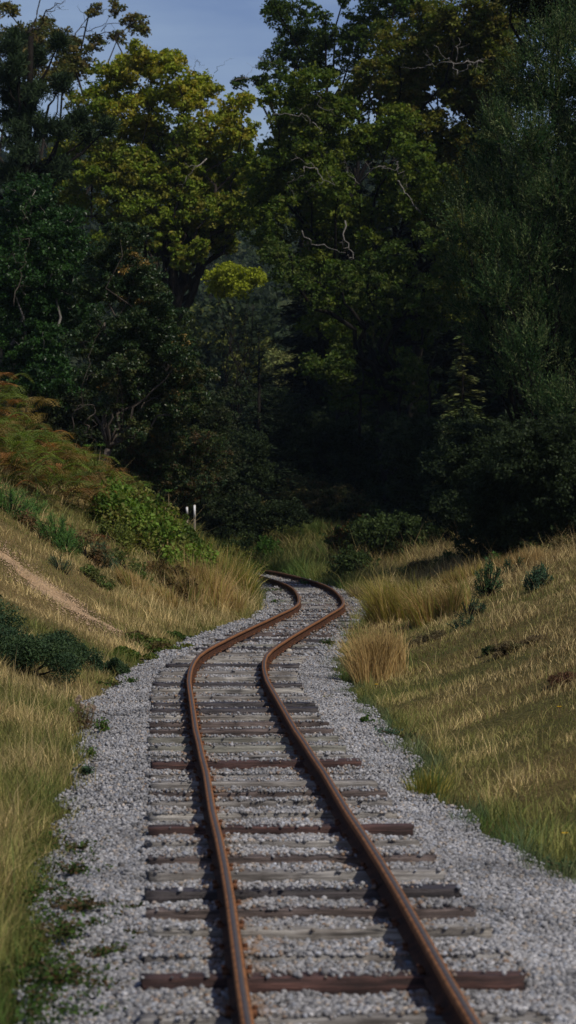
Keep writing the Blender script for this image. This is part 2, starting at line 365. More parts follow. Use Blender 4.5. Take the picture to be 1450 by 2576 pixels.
# ------------------------------------------------------------------ rails
sr_ = np.arange(0.3, _cum[-1]-6, .16)
def rail(side, label):
    g = .34*side
    x, y = off(sr_, g); root = empty('steel_rail', (float(x[0]), float(y[0]), .004))
    # head, web and foot outline across the rail (y offset to the right, z)
    pr_all = ([(-.0055, .064), (-.020, .072), (-.0215, .090), (-.018, .0975), (-.010, .1002),
          (.010, .1002), (.018, .0975), (.0215, .090), (.020, .072), (.0055, .064)],
          [(-.036, .004), (-.036, .010), (-.010, .020), (-.005, .030), (-.005, .068), (.005, .068), (.005, .030), (.010, .020), (.036, .010), (.036, .004)])
    _, _, tx, ty = cpt(sr_)
    for pr, pn, pm in ((pr_all[0], 'rail_head', M_RUST), (pr_all[1], 'rail_web', M_WEB)):
        k = len(pr)
        V = np.stack([np.stack([x+ty*a, y-tx*a, np.full_like(x, b)], 1) for a, b in pr], 1)
        n = len(x); i = np.arange(n-1)[:, None]*k; j = np.arange(k)[None]; j2 = (j+1) % k
        Qr = np.stack([i+j, i+j2, i+k+j2, i+k+j], -1).reshape(-1, 4)
        mk(pn, V.reshape(-1, 3), Qr, None, None, pm, root)
    a0, a1 = -.0075, .0095
    Vb = np.stack([np.stack([x+ty*a, y-tx*a, np.full_like(x, .1012) if abs(a) < .02 else x], 1) for a in (a0, a1)]+[np.stack([x+ty*a, y-tx*a, np.full_like(x, .0995)], 1) for a in (a1, a0)], 1)
    k = 4; i = np.arange(n-1)[:, None]*k; j = np.arange(k)[None]; j2 = (j+1) % k
    mk('running_surface', Vb.reshape(-1, 3), np.stack([i+j, i+k+j, i+k+j2, i+j2], -1).reshape(-1, 4), None, None, M_BAND, root)
    tag(root, label, 'rail')
    # spikes with a hooked head holding the foot down on each side
    proto = None
    cnt = 0
    for q, (sx, sy, an, L, W, rise) in enumerate(sleepers):
        if q >= 49: break
        s = np.interp(sy, CL[:, 1], _cum)
        for e in (-1, 1):
            px, py = off(s, g+e*.040); _, _, tx_, ty_ = cpt(s)
            if proto is None:
                b = MB()
                def box(x0, x1, y0, y1, z0, z1):
                    v = np.array([(a, b_, c_) for c_ in (z0, z1) for b_ in (y0, y1) for a in (x0, x1)], float)
                    v[4:, :2] *= .88
                    b.add(v, [[0, 2, 3, 1], [4, 5, 7, 6], [0, 1, 5, 4], [2, 6, 7, 3], [0, 4, 6, 2], [1, 3, 7, 5]])
                box(-.012, .016, -.014, .014, -.012, .014)
                box(-.014, .006, -.011, .011, .0135, .026)
                me_o = b.build('rail_spike', M_CLIP); proto = me_o.data
                bpy.data.objects.remove(me_o)
            c_ = bpy.data.objects.new('rail_spike', proto); COL.objects.link(c_); c_.parent = root
            c_.location = (float(px)-root.location[0], float(py)-root.location[1], max(rise, -.01)+.004)
            c_.rotation_euler = (0, 0, -math.atan2(float(tx_), float(ty_))+(math.pi if e > 0 else 0)+random.uniform(-.1, .1)); cnt += 1
    return root
rail(-1, 'left rusty rail of the narrow-gauge track, with a worn dark stripe along its head')
rail(1, 'right rusty rail of the narrow-gauge track, black shadowed side towards the sleepers')

# ------------------------------------------------------------------ loose ballast
def stones(Xp, Yp, Zp, R, base, ico):
    n = len(Xp)
    if ico:
        t = (1+5**.5)/2
        U = unit(np.array([(-1, t, 0), (1, t, 0), (-1, -t, 0), (1, -t, 0), (0, -1, t), (0, 1, t), (0, -1, -t), (0, 1, -t), (t, 0, -1), (t, 0, 1), (-t, 0, -1), (-t, 0, 1)], float))
        Fc = np.array([(0, 11, 5), (0, 5, 1), (0, 1, 7), (0, 7, 10), (0, 10, 11), (1, 5, 9), (5, 11, 4), (11, 10, 2), (10, 7, 6), (7, 1, 8), (3, 9, 4), (3, 4, 2), (3, 2, 6), (3, 6, 8), (3, 8, 9), (4, 9, 5), (2, 4, 11), (6, 2, 10), (8, 6, 7), (9, 8, 1)])
    else:
        U = unit(np.array([(1, 0, 0), (-.4, .9, 0), (-.5, -.8, .1), (.1, .1, .95), (0, 0, -1), (.5, .6, .6)], float))
        Fc = np.array([(0, 5, 3), (5, 1, 3), (1, 2, 3), (2, 0, 3), (0, 1, 5), (0, 4, 1), (1, 4, 2), (2, 4, 0)])
    k = len(U)
    V = U[None]*rng.uniform(.72, 1.18, (n, k, 1))
    sc = rng.uniform(.65, 1.2, (n, 1, 3)); sc[..., 2] *= .8; V = V*sc
    a = rng.uniform(0, 6.28, n); ti = rng.normal(0, .5, n)
    ca, sa, ct, st_ = np.cos(a)[:, None], np.sin(a)[:, None], np.cos(ti)[:, None], np.sin(ti)[:, None]
    y2 = V[..., 1]*ct-V[..., 2]*st_; z2 = V[..., 1]*st_+V[..., 2]*ct
    x3 = V[..., 0]*ca-y2*sa; y3 = V[..., 0]*sa+y2*ca
    V = np.stack([x3, y3, z2], -1)*R[:, None, None]+np.stack([Xp, Yp, Zp], -1)[:, None]
    T = (Fc[None]+(np.arange(n)*k)[:, None, None]).reshape(-1, 3)
    return V.reshape(-1, 3), T, np.repeat(base, k, 0)
SLP = np.array(sleepers)
def make_stones(y0, y1, dens, r0, r1, ico, name):
    V_, T_, C_ = [], [], []
    s0 = np.interp(y0, CL[:, 1], _cum); s1 = np.interp(y1, CL[:, 1], _cum)
    n = int((s1-s0)*3.2*dens)
    s = rng.uniform(s0, s1, n); d = rng.uniform(-1.4, 1.8, n)
    x, y, tx, ty = cpt(s); X = x+ty*d; Y = y-tx*d
    e = half(Y, np.sign(d)); a = np.abs(d)
    keep = rng.uniform(size=n) < np.clip((e-a)/.16+.55, 0.0, 1)
    patch = snoise(X, Y, 3.2, 31)
    keep &= np.abs(a-.34) > .036                 # not through the rails
    keep &= np.abs(X) < .1036*Y+1.3
    s, d, X, Y, a = s[keep], d[keep], X[keep], Y[keep], a[keep]; n = len(X)
    R = rng.uniform(r0, r1, n)*rng.choice([.75, 1, 1.25], n, p=[.35, .5, .15])
    Zp = bed_z(d, X, Y)+R*rng.uniform(-.15, .55, n)
    # on top of sleepers: few, or many where the sleeper is buried
    ok = np.ones(n, bool); idx = np.searchsorted(SLP[:, 1], Y)
    for dlt in (-1, 0):
        q = np.clip(idx+dlt, 0, len(SLP)-1); S = SLP[q]
        dx = X-S[:, 0]; dy = Y-S[:, 1]; ca = np.cos(-S[:, 2]); sa = np.sin(-S[:, 2])
        lx = dx*ca-dy*sa; ly = dx*sa+dy*ca
        on = (np.abs(lx) < S[:, 3]/2+.008) & (np.abs(ly) < S[:, 4]/2+.006)
        pk = np.where(S[:, 5] < -.012, .75, np.where(S[:, 5] < -.002, .34, .10))
        pk = pk*(1+.9*snoise(X, Y, 5, 33))
        lft = rng.uniform(size=n) < pk
        ok &= ~(on & ~lft)
        Zp = np.where(on & lft, S[:, 5]+R*.45, Zp)
        # stones heaped just in front of each sleeper
    X, Y, Zp, R, d, a = X[ok], Y[ok], Zp[ok], R[ok], d[ok], a[ok]; n = len(X)
    v = rng.normal(.245, .085, n).clip(.08, .52)
    v = v*(1+.16*snoise(X, Y, 2.6, 51)+.10*snoise(X, Y, 9, 52))
    base = v[:, None]*np.array([1., .985, .985])
    warm = rng.uniform(size=n) < .10; base[warm] *= np.array([1.08, .93, .76])
    cool = rng.uniform(size=n) < .12; base[cool] *= np.array([.94, 1.0, 1.09])
    pr = .85*np.exp(-((a-.40)/.035)**2)+.8*np.exp(-((a-.285)/.045)**2)+.06*(a < .7)
    ru = rng.uniform(size=n) < pr; m = rng.uniform(.35, .95, n)[:, None]
    base[ru] = (base*(1-m)+np.array([.22, .135, .075])*m)[ru]
    V, T, C = stones(X, Y, Zp, R, base, ico)
    o = mk(name, V, None, T, C, M_STONE)
    tag(o, None, None, None, 'stuff'); return o
def labels(o, lab, cat): o['label'] = lab; o['category'] = cat
labels(make_stones(7.6, 15, 6200, .0085, .0140, True, 'ballast_gravel'), 'loose pale grey ballast stones around the nearest sleepers', 'gravel')
labels(make_stones(15, 30, 3400, .011, .0172, False, 'ballast_gravel'), 'pale grey ballast stones along the middle of the track', 'gravel')
labels(make_stones(30, 66, 1100, .018, .027, False, 'ballast_gravel'), 'distant pale grey ballast stones around the S-bend', 'gravel')

# ------------------------------------------------------------------ grass
def blades(X, Y, Z, H, W, C, lean=.35, dirx=0.):
    n = len(X); b = np.stack([X, Y, Z-.01], -1)
    a = rng.uniform(0, 2*np.pi, n); w = np.stack([np.cos(a), np.sin(a)*.6, np.zeros(n)], -1)*W[:, None]/2
    l = rng.normal(0, lean, (n, 2)); l[:, 0] += dirx
    up = unit(np.stack([l[:, 0], l[:, 1], np.ones(n)], -1)); mid = b+up*H[:, None]*.55
    up2 = unit(np.stack([l[:, 0]*2.4, l[:, 1]*2.4, np.ones(n)*.8], -1)); tip = mid+up2*H[:, None]*.5
    V = np.stack([b-w, b+w, mid+w*.75, mid-w*.75, tip], 1).reshape(-1, 3)
    i = np.arange(n)*5
    return V, np.stack([i, i+1, i+2, i+3], 1), np.stack([i+3, i+2, i+4], 1), np.repeat(C, 5, 0)
STRAW = np.array([.58, .45, .21]); DRY = np.array([.36, .28, .115]); OLIVE = np.array([.20, .20, .058]); GREEN = np.array([.08, .13, .03]); TEAL = np.array([.07, .12, .06])
PATHL = [hit(-140, 1305), hit(0, 1398), hit(60, 1435), hit(110, 1478), hit(160, 1515), hit(215, 1550), hit(290, 1588)]
def path_dist(X, Y):
    pl = np.array([(p[0], p[1]) for p in PATHL]); best = np.full(np.shape(X), 1e9)
    for a, b in zip(pl[:-1], pl[1:]):
        ab = b-a; t = np.clip(((X-a[0])*ab[0]+(Y-a[1])*ab[1])/(ab@ab), 0, 1)
        best = np.minimum(best, np.hypot(X-a[0]-t*ab[0], (Y-a[1]-t*ab[1])*.3))
    return best
def palette(w):
    """w 0..1 from green to straw"""
    k = np.array([0, .3, .55, .8, 1.]); A = np.array([GREEN, OLIVE*.9, OLIVE*1.15, DRY, STRAW])
    return np.stack([np.interp(w, k, A[:, i]) for i in range(3)], -1)
def field(n, side, name, lab, y0=7.8, y1=64., far=False):
    Y = rng.uniform(y0, y1, n); hw = .1036*Y+1.1; X = rng.uniform(-hw, hw)
    d, _ = track(X, Y); m = (np.sign(d) == side); X, Y, d = X[m], Y[m], d[m]
    dp = np.abs(d)-half(Y, np.sign(d))+.07*snoise(X, Y, 4., 41)+.05
    if side < 0: m = (dp > 0) & (path_dist(X, Y) > .17+.10*snoise(X, Y, 6, 44)+.06*rng.normal(size=len(X)))
    else: m = dp > 0
    X, Y, d, dp = X[m], Y[m], d[m], dp[m]; n = len(X)
    g = snoise(X, Y, 1.5, 42); g2 = snoise(X, Y, 5., 43); u = rng.uniform(size=n)
    W = np.interp(Y, [8, 20, 40, 65], [.0038, .0052, .008, .013])*rng.uniform(.6, 1.3, n)
    if side > 0:
        H = np.interp(Y, [10, 18, 26, 34, 42, 50, 60], [.095, .065, .058, .08, .13, .22, .34])*rng.uniform(.5, 1.5, n)
        H = np.where(dp < .35, H*1.3+.03, H); H = np.where(u < .05, H*1.6+.06, H)
        H *= np.clip(.8+.5*g2, .4, 1.6)
        wv = np.interp(dp, [0, .15, .5, 1.2, 2], [.10, .32, .52, .68, .76])+.32*g+.20*g2+rng.normal(0, .16, n)-.45*np.clip((Y-52-3*X)/6, 0, 1)
        C = palette(np.clip(wv, 0, 1)); tl = (dp < .22+.1*g) & (Y < 30); C[tl] = C[tl]*.35+TEAL*.65
    else:
        H = np.interp(Y, [8, 14, 20, 26, 34, 42, 50, 55, 58, 64], [.20, .24, .20, .12, .11, .24, .40, .22, .10, .10])*rng.uniform(.5, 1.4, n)
        H = np.where((dp > 1.3) & (Y > 24) & (Y < 46), H*.55, H); H = np.where(u < .07, H*1.6+.06, H)
        H *= np.clip(dp/.25, .35, 1)*np.clip(.85+.4*g2, .4, 1.5)
        wv = np.interp(Y, [8, 14, 22, 30, 45, 54, 60], [.40, .56, .66, .70, .70, .45, .3])+.32*g+.2*g2+rng.normal(0, .17, n)-.25*(dp < .25)
        wv = wv-.35*np.clip((12.5-Y)/3, 0, 1)*(g2 > 0)
        C = palette(np.clip(wv, 0, 1))
    if side > 0:
        bm = (rng.uniform(size=n) < .34*np.clip(dp-.5, 0, 1)*(1+.8*g2)); C[bm] = np.array([.19, .135, .06])*rng.uniform(.6, 1.2, (bm.sum(), 1))
    C *= (rng.uniform(.5, 1.4, n)*(1+.22*g2))[:, None]
    if far:
        H = rng.uniform(.12, .5, n)*np.clip(dp/.6, .2, 1)*(1+.5*g2); C = palette(np.clip(.28+.3*g+.2*g2+rng.normal(0, .14, n), 0, 1))*rng.uniform(.4, 1.0, (n, 1)); W = W*1.5
    V, Q, T, CC = blades(X, Y, ground_z(X, Y), H, W, C, .34)
    o = mk(name, V, Q, T, CC, M_GRASS); tag(o, lab, 'grass', None, 'stuff')
field(430000, -1, 'grass', 'long yellow-green and straw grass on the bank left of the track')
field(540000, 1, 'grass', 'short dry olive and straw turf on the slope right of the track')

field(70000, 1, 'grass', 'green grass on the verge and low bank beyond the far bend', 62., 84., True)
def tuft(name, pos, r, h, n, col, lab, cat='grass tussock', group=None, lean=.16, w=.006, seedy=0):
    root = empty(name, pos)
    a = rng.uniform(0, 6.28, n); q = r*np.sqrt(rng.uniform(size=n)); X = pos[0]+q*np.cos(a); Y = pos[1]+q*np.sin(a)
    H = h*rng.uniform(.5, 1.08, n)*(1-.22*(q/r)**2); col = np.asarray(col, float)
    C = col[rng.integers(0, len(col), n)]*rng.uniform(.7, 1.25, n)[:, None]
    ns = max(4, int(n/260)); sa_ = rng.uniform(0, 6.28, ns); sq = r*.75*np.sqrt(rng.uniform(size=ns)); scx = pos[0]+sq*np.cos(sa_); scy = pos[1]+sq*np.sin(sa_)
    wh = rng.integers(0, ns, n); sr2 = r*rng.uniform(.22, .5, ns)[wh]; qq = np.sqrt(rng.uniform(size=n)); X = scx[wh]+qq*sr2*np.cos(a); Y = scy[wh]+qq*sr2*np.sin(a)
    H = h*rng.uniform(.35, 1.08, n)*rng.uniform(.6, 1.08, ns)[wh]; C = C*rng.uniform(.75, 1.25, (ns, 1))[wh]
    ld = np.stack([rng.normal(-.12, .16, ns), rng.normal(0, .14, ns), np.zeros(ns)], -1)[wh]; q = qq*r
    Z = ground_z(X, Y)
    W = np.full(n, w)*rng.uniform(.6, 1.3, n)
    b = np.stack([X, Y, Z-.02], -1); out = np.stack([np.cos(a), np.sin(a), np.zeros(n)], -1)*(q/r)[:, None]
    aa = rng.uniform(0, 6.28, n); wv = np.stack([np.cos(aa), np.sin(aa)*.6, np.zeros(n)], -1)*W[:, None]/2
    d1 = unit(np.array([0, 0, 1.])+out*lean*1.3+ld+rng.normal(0, .13, (n, 3))); d2 = unit(d1+out*lean*1.6+ld*1.2+rng.normal(0, .12, (n, 3))+np.array([0, 0, -.12]))
    m = b+d1*(H*.6)[:, None]; t = m+d2*(H*.42)[:, None]
    V = np.stack([b-wv, b+wv, m+wv*.8, m-wv*.8, t], 1).reshape(-1, 3); i = np.arange(n)*5
    Tb = np.stack([i+3, i+2, i+4], 1); Cb = np.repeat(C, 5, 0)
    if seedy:
        k = rng.choice(n, min(seedy, n), replace=False); Vv, T, cc = kites(t[k], unit(d2[k]), unit(rng.normal(size=(len(k), 3))), .035, .012, col=np.array([.13, .08, .04]))
        Tb = np.vstack([Tb, T+len(V)]); V = np.vstack([V, Vv]); Cb = np.vstack([Cb, cc])
    mk('blades', V, np.stack([i, i+1, i+2, i+3], 1), Tb, Cb, M_GRASS, root)
    tag(root, lab, cat, group); return root
GT = 'grass tussocks beside the track'
GOLD = [(.46, .33, .14), (.40, .27, .11), (.33, .24, .09)]; YG = [(.30, .27, .06), (.22, .22, .05), (.36, .28, .07)]; GG = [(.09, .14, .035), (.13, .17, .04), (.17, .18, .06)]
tuft('grass_tussock', hit(955, 1712), .27, .62, 2600, GOLD, 'golden reed-like tussock bulging over the ballast right of the double bend', group=GT, seedy=260, w=.007)
tuft('grass_tussock', hit(1000, 1572), .30, .80, 3000, YG+GOLD[:1], 'tall yellow-green tussock, the biggest clump right of the far bend', group=GT, seedy=200, w=.010)
tuft('grass_tussock', hit(1100, 1560), .36, .60, 1800, YG[1:2]+GOLD[1:], 'straw and olive tussock just right of the tallest yellow clump', group=GT, seedy=160, w=.010)
tuft('grass_tussock', hit(912, 1520), .30, .38, 900, [(.17, .13, .06), (.22, .17, .08)], 'low brownish tussock touching the ballast at the right of the far bend', group=GT, w=.010)
tuft('grass_tussock', hit(1075, 2020), .13, .30, 420, YG+GG[:1], 'yellow-green tussock with spiky upright blades at the right gravel edge', group=GT, w=.007)
tuft('grass_tussock', hit(540, 1530), .45, .75, 2400, GOLD+YG[:1], 'golden tall grass clump at the foot of the left bank near the bend', group=GT, seedy=160, w=.011)
tuft('grass_tussock', hit(580, 1500), .4, .8, 2200, YG+GOLD[:1]+GG[1:2], 'yellow-green tall clump hiding the track end, left bank', group=GT, w=.013)
tuft('grass_tussock', hit(560, 1430), .5, .8, 2000, GG+YG[1:2], 'green tall grass clump behind the one hiding the track end', group=GT, w=.014)
tuft('grass_tussock', hit(440, 1500), .40, .55, 1500, GOLD+YG[1:2], 'straw-coloured clump at the foot of the left bank, left of the golden one', group=GT, w=.011)
tuft('grass_tussock', at(790, 71.5), .9, .65, 2600, GG, 'bright green tall grass clump straight beyond the far bend', group=GT, w=.016)
tuft('grass_tussock', at(725, 72.5), .8, .5, 1800, GG[:2], 'green grass clump beyond the bend, left of the brightest one', group=GT, w=.016)
tuft('grass_tussock', at(860, 66), .6, .55, 1600, GG+[(.2, .15, .07)], 'shaded green and brown grass clump beyond the bend on the right', group=GT, w=.015)
tuft('grass_tussock', hit(270, 1300), .5, .95, 700, [(.14, .16, .05), (.22, .2, .08)], 'thin upright grass stems growing between bracken and brambles', group=GT, w=.009)
tuft('grass_tussock', hit(1180, 1470), .5, .45, 1200, GOLD+YG[1:], 'straw clump behind the dark gorse seedlings on the right slope', group=GT, w=.011)
tuft('grass_tussock', hit(1330, 1430), .6, .45, 1300, GOLD, 'pale straw clump near the top right of the grassy slope', group=GT, w=.011)

# ------------------------------------------------------------------ sandy path on the left bank
pv = []; 
pp = np.array(PATHL); tt = np.linspace(0, len(pp)-1, 150)
pc = np.stack([np.interp(tt, np.arange(len(pp)), pp[:, i]) for i in range(3)], 1)
dirn = unit(np.gradient(pc[:, :2], axis=0)); nrm = np.stack([dirn[:, 1], -dirn[:, 0]], 1)
prow = []
for k, u in enumerate(np.linspace(-1, 1, 9)):
    wdt = .27*(1-.25*tt/len(pp))*(1+.2*np.sin(tt*7+k)+.12*np.sin(tt*23+2*k)+rng.normal(0, .09, len(tt)))
    nn = np.array([1., 0.4]); xx = pc[:, 0]+u*wdt*nn[0]; yy2 = pc[:, 1]+u*wdt*nn[1]
    prow.append(np.stack([xx, yy2, ground_z(xx, yy2)+.006+.010*(1-abs(u))], 1))
pv = np.stack(prow, 1); n0, n1 = pv.shape[:2]; i = np.arange(n0-1)[:, None]*n1+np.arange(n1-1)[None]
tag(mk('path', pv.reshape(-1, 3), np.stack([i, i+1, i+n1+1, i+n1], -1).reshape(-1, 4), None, None, M_PATH, smooth=True), kind='structure')

n_ = 5200; q_ = rng.integers(0, len(pc), n_); px_ = pc[q_, 0]+rng.normal(0, .15, n_); py_ = pc[q_, 1]+rng.normal(0, .45, n_)
V, T, C = stones(px_, py_, ground_z(px_, py_)+.008, rng.uniform(.006, .02, n_), np.array([.38, .26, .15])*rng.uniform(.5, 1.35, (n_, 1)), False)
tag(mk('path_grit', V, None, T, C, M_STONE), 'crumbs of sandy earth and grit along the bare path on the left bank', 'grit', None, 'stuff')
# ------------------------------------------------------------------ trees
DENS = 11
def clump_leaves(cen, r, L, dens, pal, aspect=.6, up=.5, hang=0., flat=.8, nb=24):
    """leaves gathered in small sprays over the outside of a clump"""
    u = unit(rng.normal(size=(nb, 3))+np.array([0, 0, .25])); q = rng.uniform(.45, .98, nb)
    sc = cen+u*(q*r)[:, None]*np.array([1, 1, flat]); sr = r*rng.uniform(.22, .44, nb)
    n = int(DENS*dens*(r/L)**2); k = rng.integers(0, nb, n)
    v = unit(rng.normal(size=(n, 3)))*(rng.uniform(size=n)**.42)[:, None]
    C = sc[k]+v*sr[k][:, None]*np.array([1, 1, .62])
    pal = np.asarray(pal, float); bc = pal[rng.integers(0, len(pal), nb)]
    col = bc[k]*.65+pal[rng.integers(0, len(pal), n)]*.35; col = col*rng.uniform(.65, 1.35, n)[:, None]
    return rand_leaves(C, L, aspect, up, colv=col, hang=hang)
def limb(b, p0, p1, r0, r1, wob=.12, n=7, k=6, sag=0.):
    t = np.linspace(0, 1, n)[:, None]; d = np.linalg.norm(p1-p0); pts = p0*(1-t)+p1*t
    j = rng.normal(0, wob*d*.25, (n, 3)); j[0] = 0; j[-1] = 0; pts = pts+j; pts[:, 2] += sag*d*4*(t*(1-t))[:, 0]
    b.tube(pts, np.linspace(r0, r1, n), k)
    return pts
def tree(name, lab, cat, clumps, D, L, dens, pal, base=None, tr=.22, mat=M_LEAF, bk=B_OAK, group=None, bare=(), aspect=.6, up=.5, hang=0., dj=1.3, back=1, flat=.8, colfn=None, fork=None, twigs=2, bk2=B_PALE, sat=2):
    cl = []
    for (x, y, rv) in clumps:
        j = rng.uniform(-dj, dj); p = P(x, y, D+j); r = rv*1.08/F*D; cl.append((p, r, x, y))
    cen = np.mean([c[0] for c in cl], 0)
    if base is None: base = on_ground(cen[0], D+.6)
    root = empty(name, base)
    mb = MB()
    zt = fork if fork is not None else base[2]+.35*(cen[2]-base[2])
    f = np.array([base[0]*.6+cen[0]*.4, base[1], zt])
    limb(mb, np.array(base)-np.array([0, 0, .3]), f, tr, tr*.72, .04, 8, 10)
    for q, (p, r, x, y) in enumerate(cl):
        if q % 2 == 0 or len(cl) < 12: limb(mb, f, p, tr*.38, tr*.06, .16, 9, 6, .05)
        for _ in range(twigs): limb(mb, p, p+unit(rng.normal(size=3))*r*.9, tr*.06, tr*.012, .2, 5, 4)
    mb.build('trunk', bk, root, True)
    Vs, Ts, Cs, n = [], [], [], 0
    allc = [(p, r, dens, x, y) for p, r, x, y in cl]
    if dens < 4:
        ac = np.array([cen[0], cen[1], cen[2]])
        for p, r, x, y in cl:
            for _ in range(sat):
                q = p+unit(rng.normal(size=3)*np.array([1, .5, 1])+unit(ac-p)*.9)*r*.95+np.array([0, rng.uniform(-.2, 1.6)*r, 0])
                allc.append((q, r*.72, dens*.9, x, y))
    for _ in range(back): allc += [(p+np.array([rng.normal(0, r*.5), r*rng.uniform(1.4, 2.6)*(_+1), rng.normal(0, r*.4)]), r*1.05, dens*.55, x, y) for p, r, x, y in cl]
    for (p, r, dn, x, y) in allc:
        V, T, C = clump_leaves(p, r, L, dn, colfn(x, y) if colfn else pal, aspect, up, hang, flat)
        Vs.append(V); Ts.append(T+n); Cs.append(C); n += len(V)
    mk('crown', np.vstack(Vs), None, np.vstack(Ts), np.vstack(Cs), mat, root)
    for (pts, Db, r0) in bare:
        r0 = r0*.45; Db = Db+.35; b = MB(); pw = np.array([P(x, y, Db+rng.normal(0, .15)) for x, y in pts])
        if len(pw) > 2:
            tt_ = np.linspace(0, len(pw)-1, len(pw)*3); pw2 = np.stack([np.interp(tt_, np.arange(len(pw)), pw[:, i]) for i in range(3)], 1)+rng.normal(0, .035, (len(tt_), 3)); pw2[0] = pw[0]
        else: pw2 = pw
        b.tube(pw2, np.linspace(r0, r0*.3, len(pw2)), 6)
        for q in range(1, len(pw)):
            if rng.uniform() < .75:
                e = pw[q]+unit(rng.normal(size=3)+np.array([0, -.3, .1]))*rng.uniform(.25, .8)
                lp = limb(b, pw[q], e, r0*.4, r0*.12, .3, 6, 4)
                for _ in range(2): limb(b, lp[3], lp[3]+unit(rng.normal(size=3))*rng.uniform(.12, .35), r0*.2, r0*.08, .2, 4, 3)
        b.build('bare_branch', bk2, root, True)
    tag(root, lab, cat, group); return root
TG = 'trees around the far bend'
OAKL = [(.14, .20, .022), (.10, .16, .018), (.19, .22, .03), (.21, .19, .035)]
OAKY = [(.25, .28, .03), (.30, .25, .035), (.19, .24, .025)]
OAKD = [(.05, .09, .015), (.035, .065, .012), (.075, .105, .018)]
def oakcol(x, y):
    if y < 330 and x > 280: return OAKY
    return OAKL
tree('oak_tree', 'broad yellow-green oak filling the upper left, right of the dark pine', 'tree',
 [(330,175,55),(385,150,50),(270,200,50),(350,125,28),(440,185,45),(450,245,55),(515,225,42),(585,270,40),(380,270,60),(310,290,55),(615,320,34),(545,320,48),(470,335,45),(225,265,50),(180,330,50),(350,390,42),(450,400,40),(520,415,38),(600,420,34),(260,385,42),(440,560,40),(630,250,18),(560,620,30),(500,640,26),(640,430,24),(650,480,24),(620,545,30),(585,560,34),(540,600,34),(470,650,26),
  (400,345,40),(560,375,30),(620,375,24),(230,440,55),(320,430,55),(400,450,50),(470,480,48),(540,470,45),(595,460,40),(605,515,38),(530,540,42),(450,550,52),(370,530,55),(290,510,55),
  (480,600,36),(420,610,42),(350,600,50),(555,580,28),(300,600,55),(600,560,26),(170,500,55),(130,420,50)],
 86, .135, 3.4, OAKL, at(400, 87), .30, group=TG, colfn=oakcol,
 bare=[([(180,300),(200,312),(225,325)], 84, .07), ([(520,400),(490,420),(470,445)], 85, .06)], fork=7)
tree('oak_tree', 'oak with dead grey limbs rising above its crown at the top left corner', 'tree',
 [(15,20,22),(40,110,38),(110,55,18),(120,110,42),(75,150,45),(170,140,34),(185,110,20),(240,105,22),(245,25,18),(298,22,17),(345,52,26),(362,75,15),(300,90,18),(210,150,30),(-40,120,60),(-30,40,40),(150,200,45),(60,210,50)],
 97, .125, 2.7, [(.11, .12, .03), (.17, .13, .04), (.08, .10, .03)], at(60, 98), .28, group=TG, twigs=4,
 bare=[([(20,115),(50,100),(78,80),(92,45),(100,10),(112,-20)], 95, .11), ([(75,82),(105,62),(118,30),(140,15),(165,2)], 95, .075), ([(10,70),(40,85),(75,82)], 95, .07),
       ([(115,30),(135,28),(152,22)], 95, .04), ([(150,110),(190,85),(215,55),(245,30),(275,25)], 95, .05), ([(205,70),(235,80),(262,62),(290,25)], 95, .04), ([(200,92),(245,88),(290,80),(310,95),(330,70)], 95, .04), ([(255,80),(280,60),(320,62),(345,50)], 95, .035),([(490,180),(497,150),(505,165)], 90, .02),([(540,185),(550,170),(570,155)], 90, .02)], fork=8, bk2=B_OAK)
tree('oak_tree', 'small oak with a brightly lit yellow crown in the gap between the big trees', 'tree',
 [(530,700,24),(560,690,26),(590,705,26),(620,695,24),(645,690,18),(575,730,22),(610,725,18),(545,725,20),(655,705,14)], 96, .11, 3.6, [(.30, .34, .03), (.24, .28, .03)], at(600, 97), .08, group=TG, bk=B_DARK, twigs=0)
def needle_clumps(name, lab, clumps, D, pal, base, tr, cat='tree', L=.16, tufts=16, nn=34, group=TG, bk=B_DARK, spread=.8):
    root = empty(name, base); mb = MB(); cl = []
    for (x, y, rv) in clumps: cl.append((P(x, y, D+rng.uniform(-1, 1)), rv/F*D))
    cen = np.mean([c[0] for c in cl], 0); top = max(c[0][2] for c in cl)
    limb(mb, np.array(base)-np.array([0, 0, .2]), np.array([cen[0], D, top]), tr, tr*.3, .03, 10, 9)
    Vs, Ts, Cs, n = [], [], [], 0; pal = np.asarray(pal)
    for p, r in cl:
        q = base+(np.array([cen[0], D, top])-base)*np.clip((p[2]-base[2])/(top-base[2])*.85, .1, .95)
        limb(mb, q, p, tr*.3, tr*.06, .12, 7, 5)
        for _ in range(tufts*2):
            c = p+unit(rng.normal(size=3))*r*rng.uniform(.1, 1)*np.array([1, 1, .65]); ax = unit(rng.normal(size=3)*.5+np.array([0, 0, .9]))
            t = unit(ax+rng.normal(size=(nn, 3))*spread); b = c+ax*rng.uniform(-.5, .5, nn)[:, None]*L*1.6
            cc = pal[rng.integers(0, len(pal))]*rng.uniform(.7, 1.3, nn)[:, None]
            V, T, C = kites(b+t*L*.5, t, unit(rng.normal(size=(nn, 3))), L, L*.11, 0, cc)
            Vs.append(V); Ts.append(T+n); Cs.append(C); n += len(V)
    mb.build('trunk', bk, root, True)
    mk('needles', np.vstack(Vs), None, np.vstack(Ts), np.vstack(Cs), M_NEEDLE, root)
    tag(root, lab, cat, group); return root
PINE = [(.022, .04, .014), (.03, .052, .018), (.016, .03, .012)]
